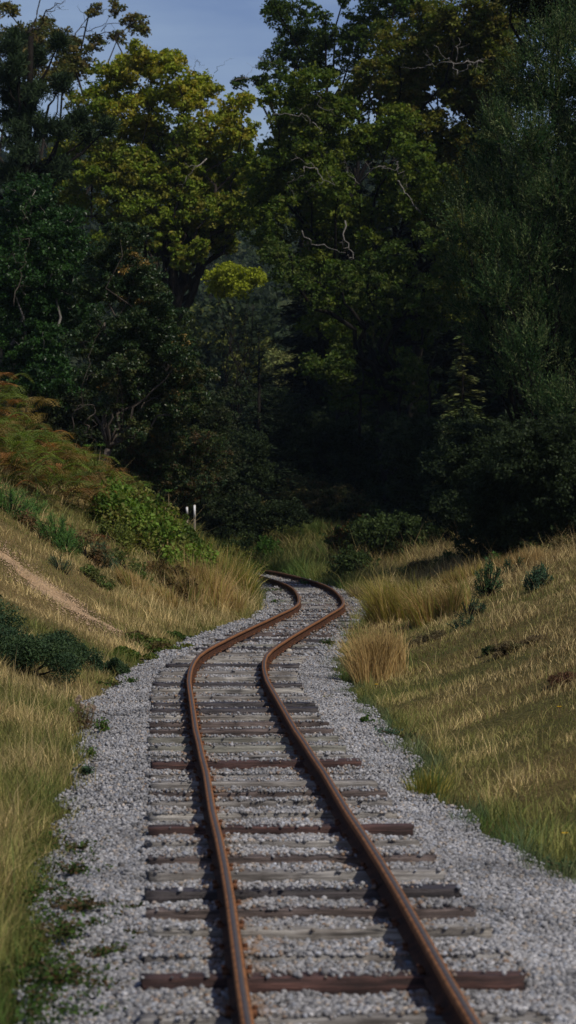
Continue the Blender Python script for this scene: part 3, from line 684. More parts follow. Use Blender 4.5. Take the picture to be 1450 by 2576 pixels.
needle_clumps('pine_tree', 'dark pine with drooping needle tufts at the left edge, in front of the oaks',
 [(30,130,42),(95,145,32),(150,110,20),(20,200,50),(90,235,50),(150,215,28),(30,300,55),(110,320,50),(60,380,55),(160,330,40),(270,325,22),(225,340,26),(200,300,18),(20,440,55),(100,440,50),(160,430,36),(-60,250,70),(-70,400,70),(60,500,50),(-50,520,70),(38,170,40),(30,250,44),(75,290,40),(45,340,40),(40,100,30)],
 70, PINE, at(30, 70.5), .22, L=.20, tufts=22)
LW = [(.022, .06, .012), (.032, .075, .015), (.016, .04, .010)]
tree('goat_willow', 'dark green broadleaf tree at the left edge below the pine', 'tree',
 [(30,540,60),(110,530,50),(60,620,70),(150,600,60),(40,700,70),(130,690,60),(60,780,75),(130,790,60),(40,860,60),(110,880,55),(190,660,45),(-60,600,80),(-60,740,80),(180,560,36),(60,930,50),(150,950,45),(-60,880,70),(210,780,45),(90,480,40),(40,480,40),(90,740,60),(190,720,45),(30,930,60),(100,960,50),(60,990,50)],
 60, .078, 2.8, LW, at(40, 60.5), .16, M_GLOSS, B_PALE, TG, [([(35,770),(48,715),(62,660),(75,600)], 57.5, .03), ([(60,560),(66,530),(70,500)], 57.5, .015)], dj=.9, bk2=B_BIRCH)
BR = [(.022, .048, .014), (.032, .06, .018), (.045, .06, .015), (.015, .032, .010)]
def birchcol(x, y): return BR+([(.30, .19, .05)] if rng.uniform() < .12 else [])+([(.09, .085, .03)] if y > 900 else [])
tree('birch_tree', 'dark small-leaved birch with a few yellow leaves, rising behind the bracken', 'tree',
 [(330,590,34),(280,640,48),(340,670,50),(240,710,50),(310,740,55),(380,730,38),(410,800,42),(340,830,60),(260,830,55),(200,860,45),(420,880,48),(360,920,55),(280,930,55),(480,940,34),(440,970,45),(380,1000,55),(310,1010,50),(230,950,45),(470,1030,40),(410,1070,45),(340,1090,40),(500,990,24),(380,860,40),(270,1010,34),(460,900,40),(500,940,30),(300,580,26),(250,660,40),(300,940,50),(350,1060,40)],
 53, .06, 3.6, BR, at(222, 53), .09, M_GLOSS, B_BIRCH, TG, [([(185,1085),(200,1020),(215,960),(222,900)], 50.5, .028), ([(212,1090),(232,1055),(238,1020)], 50.8, .04), ([(215,960),(240,945),(262,930)], 50.6, .01)], dj=.8, colfn=birchcol, bk2=B_BIRCH)
tree('shrub', 'tangled dark shrub under the birch, between bracken and the white post', 'shrub',
 [(350,1140,35),(410,1150,36),(460,1130,34),(310,1150,30),(330,1170,24),(440,1190,34),(490,1170,26),(380,1195,34),(500,1220,30),(290,1190,34),(340,1220,36),(420,1230,34),(470,1250,34),(540,1210,30),(560,1150,30),(520,1110,34)], 54, .055, 2.6, [(.04, .07, .02), (.07, .085, .025), (.10, .06, .03), (.03, .055, .03)], at(420, 54.5), .05, M_LEAF, B_DARK, dj=.6)

for (lab, cl, D_) in [('dark hazel-like thicket behind the birch stems, left part', [(x_, y_, 40) for x_ in range(90, 330, 38) for y_ in range(960, 1230, 50)], 61), ('dark hazel-like thicket right of the birch, behind the white post', [(x_, y_, 38) for x_ in range(340, 600, 38) for y_ in range(1010, 1270, 50)], 66)]:
    tree('thicket', lab, 'shrub', [(x_+rng.uniform(-20, 20), y_+rng.uniform(-20, 20), q) for x_, y_, q in cl], D_, .08, 2.4, [(.02, .035, .013), (.03, .045, .016), (.04, .045, .02)], at(cl[len(cl)//2][0], D_), .06, M_LEAF, B_DARK, TG, dj=.8, twigs=1, sat=1)
# right side
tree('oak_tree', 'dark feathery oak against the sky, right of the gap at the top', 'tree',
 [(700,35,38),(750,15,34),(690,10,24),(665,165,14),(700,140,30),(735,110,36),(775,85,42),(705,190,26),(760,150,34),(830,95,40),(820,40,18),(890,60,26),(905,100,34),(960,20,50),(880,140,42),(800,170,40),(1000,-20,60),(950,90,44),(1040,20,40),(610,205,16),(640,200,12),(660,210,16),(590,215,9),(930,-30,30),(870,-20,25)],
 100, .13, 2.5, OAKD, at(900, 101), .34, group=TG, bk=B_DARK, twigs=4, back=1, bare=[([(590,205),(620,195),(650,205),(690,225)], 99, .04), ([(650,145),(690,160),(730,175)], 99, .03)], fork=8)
tree('oak_tree', 'oak with olive and bronze leaves whose crown fills the upper right', 'tree',
 [(1000,120,50),(1060,80,50),(1120,50,50),(1180,30,55),(945,180,42),(1020,180,50),(1100,140,55),(1180,130,55),(1245,100,55),(895,225,34),(960,245,42),(1040,235,44),(1210,215,44),(1260,170,50),(870,250,26),(1130,250,34),(1290,60,50),(1250,20,50),(1000,290,34),(1190,270,30),(1120,200,40),(1240,280,30),(1060,330,50),(1130,360,50),(1190,360,44),(1150,440,50),(1090,560,50),(1160,560,44),(1150,660,50),(1130,760,44),(1230,200,50),(1290,130,50),(1300,230,50),(1250,330,50),(1220,420,50)],
 84, .125, 3.0, [(.09, .12, .018), (.13, .135, .022), (.06, .09, .014), (.14, .115, .025)], at(1010, 87), .24, group=TG, bk=B_DARK, sat=3, back=2,
 bare=[([(1216,158),(1190,156),(1160,160),(1120,158),(1085,164)], 81.5, .05), ([(1150,190),(1140,160),(1120,140),(1085,118)], 81.4, .03), ([(1148,158),(1152,125),(1158,98)], 81.4, .03), ([(1150,190),(1175,172),(1190,158)], 81.4, .035), ([(1085,164),(1050,172),(1010,170)], 81.5, .02)], fork=6.5)
tree('oak_tree', 'mid-green oak with pale bare twigs showing, right of the gap in the trees', 'tree',
 [(675,235,26),(735,225,40),(795,220,44),(715,300,46),(790,295,50),(855,300,40),(690,380,46),(660,420,30),(770,390,52),(850,380,44),(920,350,36),(700,470,50),(650,500,34),(760,470,50),(840,470,44),(640,545,26),(700,560,46),(780,560,50),(860,570,40),(920,540,36),(985,440,36),(1010,520,36),(940,620,36),(665,600,26),(1010,370,30),(820,680,50),(850,760,44),(790,830,36),(860,840,40),(900,720,44),(1000,300,40),(1050,420,44),(1060,500,44),(960,330,44),(1110,470,40)],
 80, .125, 2.9, [(.085, .135, .018), (.05, .085, .013), (.14, .165, .024)], at(870, 82.5), .24, group=TG, bk=B_DARK, sat=3, back=2,
 bare=[([(685,288),(730,290),(770,290),(775,305)], 77.5, .028), ([(785,310),(805,322),(806,345)], 77.5, .03), ([(800,235),(805,275),(835,276)], 77.6, .025),
       ([(765,420),(795,425),(815,455),(845,468)], 77.5, .045), ([(765,420),(762,445),(740,452),(722,462)], 77.5, .025), ([(905,465),(930,430),(960,420),(1000,430)], 77.4, .04), ([(905,465),(880,440),(870,420)], 77.4, .025),
       ([(1000,455),(1015,480),(1032,500)], 77.4, .055), ([(868,555),(862,590),(875,625),(888,652)], 77.4, .055), ([(760,580),(785,612),(830,625),(868,632)], 77.4, .035), ([(1000,430),(1002,412),(998,408)], 77.4, .04)], fork=5.5)
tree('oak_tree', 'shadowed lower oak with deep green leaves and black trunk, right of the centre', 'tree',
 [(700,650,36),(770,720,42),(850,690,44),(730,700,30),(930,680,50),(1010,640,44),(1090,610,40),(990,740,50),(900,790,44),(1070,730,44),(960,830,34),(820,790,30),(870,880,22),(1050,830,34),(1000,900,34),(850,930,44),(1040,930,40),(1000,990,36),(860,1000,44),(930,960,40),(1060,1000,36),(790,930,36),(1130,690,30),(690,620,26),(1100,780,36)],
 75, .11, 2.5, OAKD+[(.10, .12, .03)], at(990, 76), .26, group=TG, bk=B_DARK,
 bare=[([(905,1100),(912,1000),(915,930),(940,850)], 75.5, .10), ([(1080,1080),(1079,1000),(1083,930),(1100,850)], 74, .12), ([(1003,1100),(1005,1000),(1000,900),(990,820)], 75, .16), ([(935,870),(940,840),(948,820)], 73, .02)], fork=4.6, bk2=B_DARK)
tree('oak_tree', 'nearly black tree crown in the top right corner', 'tree',
 [(1330,10,50),(1390,20,60),(1440,70,50),(1440,-10,60),(1290,-40,50),(1350,-50,60),(1520,40,80),(1540,160,80),(1500,-60,80)], 56, .08, 2.6, [(.02, .03, .01), (.03, .04, .014)], at(1560, 58), .3, group=TG, bk=B_DARK, fork=6)

# willow with leafy upright shoots
def shoots(cen, r, n, length, L, pal, lean=(0, 0, 1)):
    u = unit(rng.normal(size=(n, 3))+np.array([0, -.35, .1])); s = cen+u*r*rng.uniform(.5, 1.0, n)[:, None]
    ax = unit(u*.55+np.array(lean)+rng.normal(size=(n, 3))*.28); m = 15
    k = np.linspace(.0, 1, m)[None, :, None]; ln = (length*rng.uniform(.6, 1.3, n))[:, None, None]
    C = s[:, None]+ax[:, None]*k*ln; side = unit(rng.normal(size=(n, m, 3))); t = unit(ax[:, None]*.9+side*.75)
    C = C+t*L*.5; N_ = unit(rng.normal(size=(n*m, 3))+np.array([0, 0, .5]))
    pal = np.asarray(pal); bc = pal[rng.integers(0, len(pal), n)]
    col = np.repeat(bc*rng.uniform(.7, 1.3, n)[:, None], m, 0)*rng.uniform(.8, 1.25, n*m)[:, None]
    Ls = np.tile(np.linspace(1.1, .6, m), n)*L
    return kites(C.reshape(-1, 3), t.reshape(-1, 3), N_, Ls, Ls*.27, .1, col), (s, s+ax*ln[:, 0])
root = empty('willow_tree', at(1400, 51)); mb = MB()
wcl = [(1380,130,60),(1330,190,45),(1300,260,50),(1400,250,75),(1250,330,45),(1330,360,65),(1420,370,75),(1240,430,60),(1190,500,50),(1290,500,70),(1390,500,80),(1170,580,45),(1240,610,60),(1330,640,75),(1430,640,80),(1180,680,50),(1250,730,60),(1340,770,75),(1440,790,80),
       (1170,770,36),(1230,840,60),(1320,890,65),(1410,910,70),(1280,960,45),(1370,1010,55),(1440,1040,60),(1390,1090,42),(1440,1140,36),(1530,200,90),(1550,400,110),(1560,620,110),(1560,840,110),(1540,1040,90),(1440,90,50)]
wp = [(.04, .075, .024), (.065, .105, .036), (.025, .06, .018), (.13, .16, .065)]
Vs, Ts, Cs, n = [], [], [], 0; st = []
for x, y, rv in wcl:
    p = P(x, y, 50+rng.uniform(-.7, .7)); r = rv/F*50
    (V, T, C), (a, b) = shoots(p, r, int(170*(r/.45)**2), .48, .085, wp, (-.12, -.1, .95)); Vs.append(V); Ts.append(T+n); Cs.append(C); n += len(V)
    for q in range(0, len(a), 4): st.append((a[q], b[q]))
    V, T, C = clump_leaves(p+np.array([0, .5, 0]), r, .055, 2.6, [(.025, .055, .016), (.035, .065, .02)], .4); Vs.append(V); Ts.append(T+n); Cs.append(C); n += len(V)
    limb(mb, np.array(root.location)+np.array([0, 0, .4]), p, .06, .012, .08, 8, 6)
for a, b in st: mb.tube(np.array([a, (a+b)/2, b]), [.005, .004, .002], 3, cap=False)
mb.build('trunk', B_DARK, root, True)
mk('crown', np.vstack(Vs), None, np.vstack(Ts), np.vstack(Cs), M_LEAF, root)
tag(root, 'tall willow with thin upright leafy shoots filling the right edge', 'tree', TG)

# spruces: whorls of flat drooping boughs
def spruce(name, lab, base, h, r, pal, D, group='conifers behind the track', n_wh=None, L=.13, lean=0., dens=1.0, cat='tree'):
    root = empty(name, base); mb = MB(); top = np.array(base)+np.array([lean, 0, h])
    mb.tube(np.array([np.array(base)-[0, 0, .2], np.array(base)+(top-base)*.5, top]), [.018*h, .010*h, .004], 7)
    Vs, Ts, Cs, n = [], [], [], 0; pal = np.asarray(pal); nw = n_wh or int(h/.28)
    for i in range(nw):
        for k in range(int(7+5*(1-i/nw))):
            f = float(np.clip((i+rng.uniform(-.3, 1.3))/nw, 0.01, .99)); rr = (r*(1-f)**.85+.06)*rng.uniform(.6, 1.1)
            c = np.array(base)+(top-base)*f
            a = rng.uniform(0, 6.28); R = rr*rng.uniform(.7, 1.1); d = np.array([math.cos(a), math.sin(a), 0])
            m = max(4, int(R/L*5*dens)); t = rng.uniform(.12, 1, m); e = c+d*R*t[:, None]+np.array([0, 0, 1])*(-.28*R*t**1.4+.12*R*t**3+rng.normal(0, .05, m)*R**.5)[:, None]
            s = np.cross(d, [0, 0, 1])*np.where(rng.uniform(size=m) < .5, 1, -1)[:, None]
            tt_ = unit(d+s*rng.uniform(.4, 1.1, m)[:, None]+rng.normal(0, .12, (m, 3))+np.array([0, 0, -.15])); Lm = L*rng.uniform(.7, 1.4, m)*(1.25-.5*t)
            V, T, C = kites(e+tt_*Lm[:, None]*.5, tt_, unit(np.array([0, 0, 1.])+rng.normal(0, .3, (m, 3))), Lm, Lm*.3, .1, pal[rng.integers(0, len(pal))]*rng.uniform(.7, 1.3, m)[:, None])
            Vs.append(V); Ts.append(T+n); Cs.append(C); n += len(V)
            mb.tube(np.array([c, c+d*R*.5+np.array([0, 0, -.10*R]), c+d*R*.95+np.array([0, 0, -.17*R])]), [.012, .008, .003], 3, cap=False)
    mb.build('trunk', B_DARK, root, True); mk('needles', np.vstack(Vs), None, np.vstack(Ts), np.vstack(Cs), M_NEEDLE, root)
    tag(root, lab, cat, group); return root
SP = [(.018, .032, .014), (.025, .04, .016)]
b = at(652, 76); spruce('spruce_tree', 'slender dark spruce with a bare leader, silhouetted near the centre', b, P(652, 805, 76)[2]-b[2], 1.7, SP, 76)
b = at(545, 71); spruce('spruce_tree', 'low dark spruce just right of the birch', b, P(545, 1060, 71)[2]-b[2], 1.4, SP, 71)
b = at(760, 84); spruce('spruce_tree', 'dark bushy spruce right of the slender one, lower', b, P(760, 960, 84)[2]-b[2], 1.8, SP, 84)
b = at(1165, 62); spruce('larch_tree', 'young larch with lit yellowish boughs reaching left in front of the willow', b, P(1165, 840, 62)[2]-b[2], 1.35, [(.09, .12, .035), (.13, .14, .045)], 62, L=.15, dens=2.2)
b = at(498, 57); spruce('spruce_tree', 'tiny spruce sapling with bare tips behind the white post', b, .75, .35, SP, 58, L=.07, dens=.7)
# conifers added to fill the dark gaps, with shade put into their near-black needles
for k, (x, D, ytop, r) in enumerate([(780,104,420,2.6),(870,108,250,2.8),(960,100,380,2.8),(1060,106,260,3.0),(1150,99,330,3.0),(1240,105,230,3.0),(1340,100,250,3.0),(1430,104,200,3.0),(1010,92,620,2.6),(1120,90,560,2.6),(1230,91,480,2.6),(1330,88,500,2.6),(1430,90,420,2.6)]):
    b = at(x, D); side = ['left end', 'second from the left', 'third from the left', 'fourth from the left', 'fifth from the left', 'sixth from the left', 'seventh from the left', 'last at the right'][k] if k < 8 else ['left end', 'second', 'third', 'fourth', 'right end'][k-8]
    row = 'back row' if k < 8 else 'front row'
    spruce('spruce_tree', 'added spruce, coloured near-black for the shaded gaps behind the oaks and willow', b, P(x, ytop, D)[2]-b[2], r, [(.012, .02, .009), (.018, .028, .012)], D, 'added dark spruces filling the shaded gaps', L=.26, dens=4.5)
# shrubs in the shaded middle
UG = 'dark shrubs under the trees beyond the bend'
for k, (x, y, D, r, h, lab) in enumerate([
   (600,1180,70,1.0,1.6,'black-green shrub beyond the bend, left of centre'),(690,1150,80,1.2,2.0,'wide black-green shrub right under the slender spruce'),(780,1180,84,1.3,2.0,'black-green shrub beside the oak trunks, left of them'),
   (880,1190,80,1.2,1.7,'black-green shrub at the foot of the leftmost dark trunk'),(980,1200,78,1.3,1.6,'black-green shrub at the foot of the thickest dark trunk'),(1080,1210,72,1.2,1.6,'black-green shrub below the yellowish larch'),
   (1180,1220,60,1.1,1.5,'black-green shrub to the right of the larch, above the grassy skyline'),(1290,1200,49.0,.9,1.15,'black-green shrub beneath the willow, nearer the skyline'),(1410,1180,48.0,1.0,1.2,'black-green shrub at the right edge under the willow'),
   (1010,1290,60,.9,1.0,'low dark bramble shrub behind the grassy skyline'),(920,1330,62,.8,.9,'green bramble shrub with brown fern beside the far bend'),(885,1420,56,.45,.6,'dark round shrub touching the right of the far bend'),
   (668,1350,68,.5,.6,'small bright-leaved bush left of the green grass beyond the bend'),(560,1300,66,.6,.8,'low dark green bush right of the white post'),(740,1300,77,1.3,1.1,'dark tangled bush on the low bank straight beyond the bend'),(830,1310,75,1.1,.9,'dark brown-green bush right of the one straight beyond the bend'),(640,1300,76,.9,.9,'dark green bush left of the one straight beyond the bend')]):
    b = at(x, D); c0 = x
    cl = []
    for q in range(22 if k < 9 else 9):
        hh = rng.uniform(.12, 1)*h*(2.1 if k < 9 else 1.); X = b[0]+rng.normal(0, r*.45); cl.append((725+X/D*F, HOR-(b[2]+hh*.8-EYE)/D*F, r*.42/D*F))
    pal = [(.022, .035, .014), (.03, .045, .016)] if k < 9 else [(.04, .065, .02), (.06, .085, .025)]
    if k == 10: pal = [(.05, .08, .02), (.07, .10, .025), (.16, .08, .03)]
    if k in (14, 15, 16): pal = [(.045, .065, .02), (.06, .07, .025), (.10, .075, .03)]
    if k == 12: pal = [(.06, .13, .02), (.05, .10, .02)]
    tree('shrub', lab, 'shrub', cl, D, .075, 2.4, pal, b, .05, M_LEAF, B_DARK, UG, dj=r*.5, twigs=1, fork=b[2]+.15)
# trees standing outside the right of the frame, shading the wood
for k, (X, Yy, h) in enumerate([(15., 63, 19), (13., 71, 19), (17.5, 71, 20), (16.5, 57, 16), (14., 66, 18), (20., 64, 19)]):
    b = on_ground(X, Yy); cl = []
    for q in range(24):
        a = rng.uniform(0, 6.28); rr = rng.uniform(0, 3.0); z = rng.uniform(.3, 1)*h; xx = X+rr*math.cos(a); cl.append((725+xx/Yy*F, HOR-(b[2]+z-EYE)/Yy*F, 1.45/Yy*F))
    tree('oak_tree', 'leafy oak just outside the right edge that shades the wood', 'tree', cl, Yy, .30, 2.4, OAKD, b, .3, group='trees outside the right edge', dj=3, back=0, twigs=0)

# far trees seen through the gap
def far_tree(lab, x, y, rv, D, pal, L, n=16, name='broadleaf_tree'):
    b = at(x, D); cl = []
    for q in range(n):
        a = rng.uniform(0, 6.28); s = rng.uniform()**.5; cl.append((x+rv*s*math.cos(a)*.75, y+rv*.15+rv*s*math.sin(a)*.75, rv*.36))
    tree(name, lab, 'tree', cl, D, L, 2.6, pal, b, .12, group='far trees seen through the gap', dj=2.0, twigs=0, bk=B_DARK)
far_tree('rounded olive-green tree in the middle distance, right of the birch top', 530, 830, 95, 135, [(.13, .16, .04), (.17, .18, .05)], .15, 30)
far_tree('lower olive tree in the middle distance, right of the rounded one', 640, 900, 70, 128, [(.13, .16, .04), (.18, .18, .05)], .15, 26)
far_tree('pale olive bush-like tree seen behind the slender spruce', 720, 930, 62, 120, [(.16, .19, .06), (.20, .20, .07)], .15, 22)
far_tree('bluish green distant tree seen just left of the dark trunks', 800, 830, 75, 170, [(.04, .085, .065), (.05, .09, .06)], .24, 14)
far_tree('bright green far bush glimpsed between the two dark trunks', 1040, 965, 48, 118, [(.11, .14, .045), (.13, .16, .05)], .15, 14)
far_tree('pale green tree low behind the shaded oak, left of its trunk', 865, 975, 60, 125, [(.09, .12, .05), (.12, .14, .05)], .16, 14)
far_tree('faint bluish tree glimpsed right of the shaded oak', 1120, 790, 45, 190, [(.05, .09, .07), (.06, .095, .06)], .24, 10)
far_tree('dim round tree above the gap, below the sky', 540, 430, 60, 230, [(.05, .075, .03), (.06, .085, .035)], .3, 14)
# far wood on the hill
nF = 560; fx = rng.uniform(-75, 75, nF); fy = rng.uniform(128, 470, nF); fz = ground_z(fx, fy)
Vs, Ts, Cs, n = [], [], [], 0
for x, y, z in zip(fx, fy, fz):
    r = rng.uniform(3.2, 5.5); pc_ = np.array([.028, .042, .018])*rng.uniform(.7, 1.3)
    V, T, C = clump_leaves(np.array([x, y, z+r*1.1]), r, .8 if y > 230 else .4, 1.3 if y > 230 else .9, [pc_, pc_*1.2], nb=22); Vs.append(V); Ts.append(T+n); Cs.append(C); n += len(V)
tag(mk('far_wood', np.vstack(Vs), None, np.vstack(Ts), np.vstack(Cs), M_LEAF), 'far-off wooded hillside seen through the gap in the trees', 'wood', None, 'stuff')

# ------------------------------------------------------------------ bracken
def fronds(bases, length, pal, spreadz=(.5, 1.7), serr=True):
    Vs, Ts, Cs, n = [], [], [], 0; pal = np.asarray(pal)
    for bpt in bases:
        a = rng.uniform(0, 6.28); hd = np.array([math.cos(a), math.sin(a)-.35, 0]); hd = hd/np.linalg.norm(hd)
        Lf = length*rng.uniform(.6, 1.25); rise = rng.uniform(*spreadz); m = 15; t = np.linspace(.18, 1, m)
        rx = lambda q: bpt+hd*(Lf*q*.8)[:, None]+np.array([0, 0, 1])*(Lf*(rise*q-.75*rise*q**2.2))[:, None]
        c = rx(t); c2 = rx(t+.02); ax = unit(c2-c); sd_ = unit(np.cross(ax, np.tile([0, 0, 1.], (m, 1))))
        col = pal[rng.integers(0, len(pal))]*rng.uniform(.75, 1.25)
        pl = Lf*.36*np.sin(np.pi*np.clip((1-t)*.8+.12, 0, 1))**.8
        C_, T_, L_, W_ = [], [], [], []
        for s in (-1, 1):
            d = unit(sd_*s+ax*.45+np.array([0, 0, -.12]))
            if serr:
                for q in np.linspace(.12, 1, 6):
                    for s2 in (-1, 1):
                        dd_ = unit(d*.6+ax*s2*.9); ll = pl*.26*(1.15-q); C_.append(c+d*(pl*q)[:, None]+dd_*ll[:, None]*.5); T_.append(dd_); L_.append(ll); W_.append(ll*.42)
            else: C_.append(c+d*pl[:, None]*.5); T_.append(d); L_.append(pl); W_.append(pl*.2)
        C_ = np.vstack(C_); T_ = np.vstack(T_); L_ = np.concatenate(L_); W_ = np.concatenate(W_)
        V, T, C = kites(C_, T_, unit(np.array([0, 0, 1.])+rng.normal(0, .25, C_.shape)), L_, W_, .05, col*rng.uniform(.85, 1.15, (len(C_), 1)))
        Vs.append(V); Ts.append(T+n); Cs.append(C); n += len(V)
        # stalk
        pts = np.vstack([bpt, rx(np.array([.3, .6, .97]))]); mbb = MB(); mbb.tube(pts, [.005, .004, .003, .002], 3, cap=False)
        V = mbb.V[0]; qd = mbb.Q[0]; T = np.vstack([qd[:, [0, 1, 2]], qd[:, [0, 2, 3]]]); Vs.append(V); Ts.append(T+n); Cs.append(np.broadcast_to(np.array([.12, .09, .04]), (len(V), 3))); n += len(V)
    return np.vstack(Vs), np.vstack(Ts), np.vstack(Cs)
def poly_in(x, y, pg):
    r = False; j = len(pg)-1
    for i in range(len(pg)):
        if (pg[i][1] > y) != (pg[j][1] > y) and x < (pg[j][0]-pg[i][0])*(y-pg[i][1])/(pg[j][1]-pg[i][1])+pg[i][0]: r = not r
        j = i
    return r
def fern_patch(pg_x, n, Dr, length, pal, hmul=1.):
    bs = []
    while len(bs) < n:
        D = rng.uniform(*Dr); x = rng.uniform(*pg_x(D)); p = at(x, D); p = p+np.array([0, 0, rng.uniform(0, .45)*hmul]); bs.append(p)
    return fronds(bs, length, pal)
FP = [(.14, .19, .03), (.11, .16, .028), (.20, .15, .04), (.26, .13, .045), (.20, .11, .04), (.15, .11, .035), (.10, .13, .03), (.13, .17, .035), (.22, .16, .05)]
V, T, C = fern_patch(lambda D: (-160, np.interp(D, [41, 44, 50], [170, 330, 330])), 720, (40.5, 51), .66, FP)
tag(mk('bracken', V, None, T, C, M_FERN), 'mass of green and rust-brown bracken covering the top of the left bank', 'bracken', None, 'stuff')
V, T, C = fern_patch(lambda D: (-200, 70), 170, (46.5, 49.5), .75, FP, 2.4)
tag(mk('bracken', V, None, T, C, M_FERN), 'tall arching bracken heaped against the left edge of the photo', 'bracken', None, 'stuff')
def fern(x, y, n, length, pal, lab, d0=9, sp=.22):
    p = hit(x, y, d0); bs = [on_ground(p[0]+rng.normal(0, sp), p[1]+rng.normal(0, sp))+np.array([0, 0, rng.uniform(0, .12)]) for _ in range(n)]
    V, T, C = fronds(bs, length, pal); o = empty('fern', p); mk('fronds', V, None, T, C, M_FERN, o); tag(o, lab, 'fern', 'single ferns')
fern(1435, 1335, 34, .50, [(.15, .16, .03), (.12, .14, .03)], 'yellow-green fern at the right edge on the grassy skyline', sp=.28)
fern(1350, 1350, 14, .32, [(.10, .12, .03), (.16, .13, .04)], 'low small fern left of the bare twig on the right skyline', sp=.2)
fern(845, 1350, 22, .5, [(.20, .09, .035), (.16, .08, .03)], 'rust-brown fern on the dark bank right of the green grass', 55, sp=.3)
fern(240, 1385, 12, .34, [(.20, .08, .04), (.15, .09, .03)], 'reddish dying fern on the left bank between pine sapling and brambles', sp=.2)
fern(510, 1195, 12, .5, [(.16, .09, .04), (.11, .07, .03)], 'brown withered fern above the white post', 50, sp=.25)

# ------------------------------------------------------------------ bushes on the banks
def bush(name, lab, pos, r, h, L, n, pal, aspect=.5, mat=M_LEAF, group='bushes on the banks', cat='bush', stems=9, lobes=14, up=.4):
    root = empty(name, pos); mb = MB(); pal = np.asarray(pal); k = lobes
    a = rng.uniform(0, 6.28, k); q = r*np.sqrt(rng.uniform(size=k))*.85; lx = pos[0]+q*np.cos(a); ly = pos[1]+q*np.sin(a)
    lz = ground_z(lx, ly)+h*rng.uniform(.25, .95, k)*(1-.5*(q/r)**2); lr = r*rng.uniform(.22, .36, k)
    for i in range(k): limb(mb, np.array(pos)+np.array([0, 0, -.03]), np.array([lx[i], ly[i], lz[i]]), .012+.01*h, .003, .15, 5, 4)
    mb.build('stems', B_DARK, root)
    w = rng.integers(0, k, n); v = unit(rng.normal(size=(n, 3)))*(rng.uniform(size=n)**.4)[:, None]
    C = np.stack([lx, ly, lz], -1)[w]+v*np.stack([lr, lr, np.minimum(lr, h*.4)], -1)[w]
    gz = ground_z(C[:, 0], C[:, 1]); C[:, 2] = np.maximum(C[:, 2], gz+.01+rng.uniform(0, .05, n))
    bc = pal[rng.integers(0, len(pal), k)][w]; col = (bc*.6+pal[rng.integers(0, len(pal), n)]*.4)*rng.uniform(.65, 1.35, n)[:, None]
    V, T, CC = rand_leaves(C, L, aspect, up, colv=col); mk('foliage', V, None, T, CC, mat, root)
    tag(root, lab, cat, group); return root
def spiky(name, lab, pos, r, h, n_t, nn, L, pal, cat='bush', group='bushes on the banks', w=.06):
    root = empty(name, pos); mb = MB(); pal = np.asarray(pal); Vs, Ts, Cs, n = [], [], [], 0
    for i in range(n_t):
        a = rng.uniform(0, 6.28); q = r*math.sqrt(rng.uniform()); x = pos[0]+q*math.cos(a); y = pos[1]+q*math.sin(a)
        z = on_ground(x, y)[2]+h*rng.uniform(.15, .95)*(1-.5*(q/r)**2); tip = np.array([x, y, z]); ax = unit(np.array([math.cos(a)*.5*q/r, math.sin(a)*.5*q/r, 1.])+rng.normal(0, .25, 3))
        s0 = np.array(pos)*.6+tip*.4; mb.tube(np.array([s0-[0, 0, .05], (s0+tip)/2, tip+ax*L]), [.007, .006, .003], 4)
        b = tip+ax*rng.uniform(-1.2, 1, nn)[:, None]*L; t = unit(ax+rng.normal(size=(nn, 3))*.75); c = pal[rng.integers(0, len(pal))]*rng.uniform(.7, 1.3, nn)[:, None]
        l = L*rng.uniform(.6, 1.2, nn); V, T, C = kites(b+t*l[:, None]*.5, t, unit(rng.normal(size=(nn, 3))), l, l*w, 0, c); Vs.append(V); Ts.append(T+n); Cs.append(C); n += len(V)
    mb.build('stems', B_DARK, root); mk('needles', np.vstack(Vs), None, np.vstack(Ts), np.vstack(Cs), M_NEEDLE, root); tag(root, lab, cat, group)
PG = [(.07, .16, .03), (.05, .12, .025), (.10, .19, .04)]
spiky('pine_sapling', 'bright green pine sapling on the left bank, the larger and nearer one', hit(155, 1385), .30, .42, 46, 60, .10, PG, 'sapling', 'pine saplings on the left bank')
spiky('pine_sapling', 'bright green pine sapling cut by the left edge of the photo', hit(25, 1290), .34, .40, 46, 60, .10, PG, 'sapling', 'pine saplings on the left bank')
spiky('pine_sapling', 'small bright pine sapling between the two larger ones', hit(98, 1295), .10, .28, 12, 60, .09, PG, 'sapling', 'pine saplings on the left bank')
spiky('pine_sapling', 'little dark pine shoot on the slope below the larger sapling', hit(155, 1440), .14, .16, 14, 40, .07, [(.05, .10, .03), (.06, .10, .05)], 'sapling', 'pine saplings on the left bank')
spiky('pine_sapling', 'little bluish pine shoot left of the brambles', hit(262, 1425), .20, .28, 20, 40, .09, [(.05, .09, .05), (.06, .11, .05)], 'sapling', 'pine saplings on the left bank')
GOR = [(.025, .05, .022), (.035, .065, .026), (.045, .075, .025)]
p = hit(60, 1690); bush('gorse_bush', 'dark green gorse bush at the left edge beside the ballast', p, .6, .36, .035, 15000, GOR, .3, M_NEEDLE, up=.8)
p = hit(180, 1672); bush('gorse_bush', 'dark green low gorse bush right of the one at the left edge', p, .42, .26, .035, 9000, GOR, .3, M_NEEDLE, up=.8)
p = hit(268, 1700); bush('gorse_bush', 'dark green gorse mound nearest the ballast on the left', p, .24, .17, .035, 6500, GOR, .3, M_NEEDLE, up=.8)
p = hit(-60, 1600); bush('gorse_bush', 'dark gorse bush partly outside the left edge', p, .6, .5, .04, 8000, GOR, .3, M_NEEDLE, up=.8)
BRM = [(.06, .10, .02), (.085, .13, .025), (.12, .13, .03)]
p = hit(400, 1640); bush('bramble', 'low trailing bramble along the ballast edge left of the double bend', p, .45, .13, .045, 3200, BRM+[(.12, .07, .035)], .65)
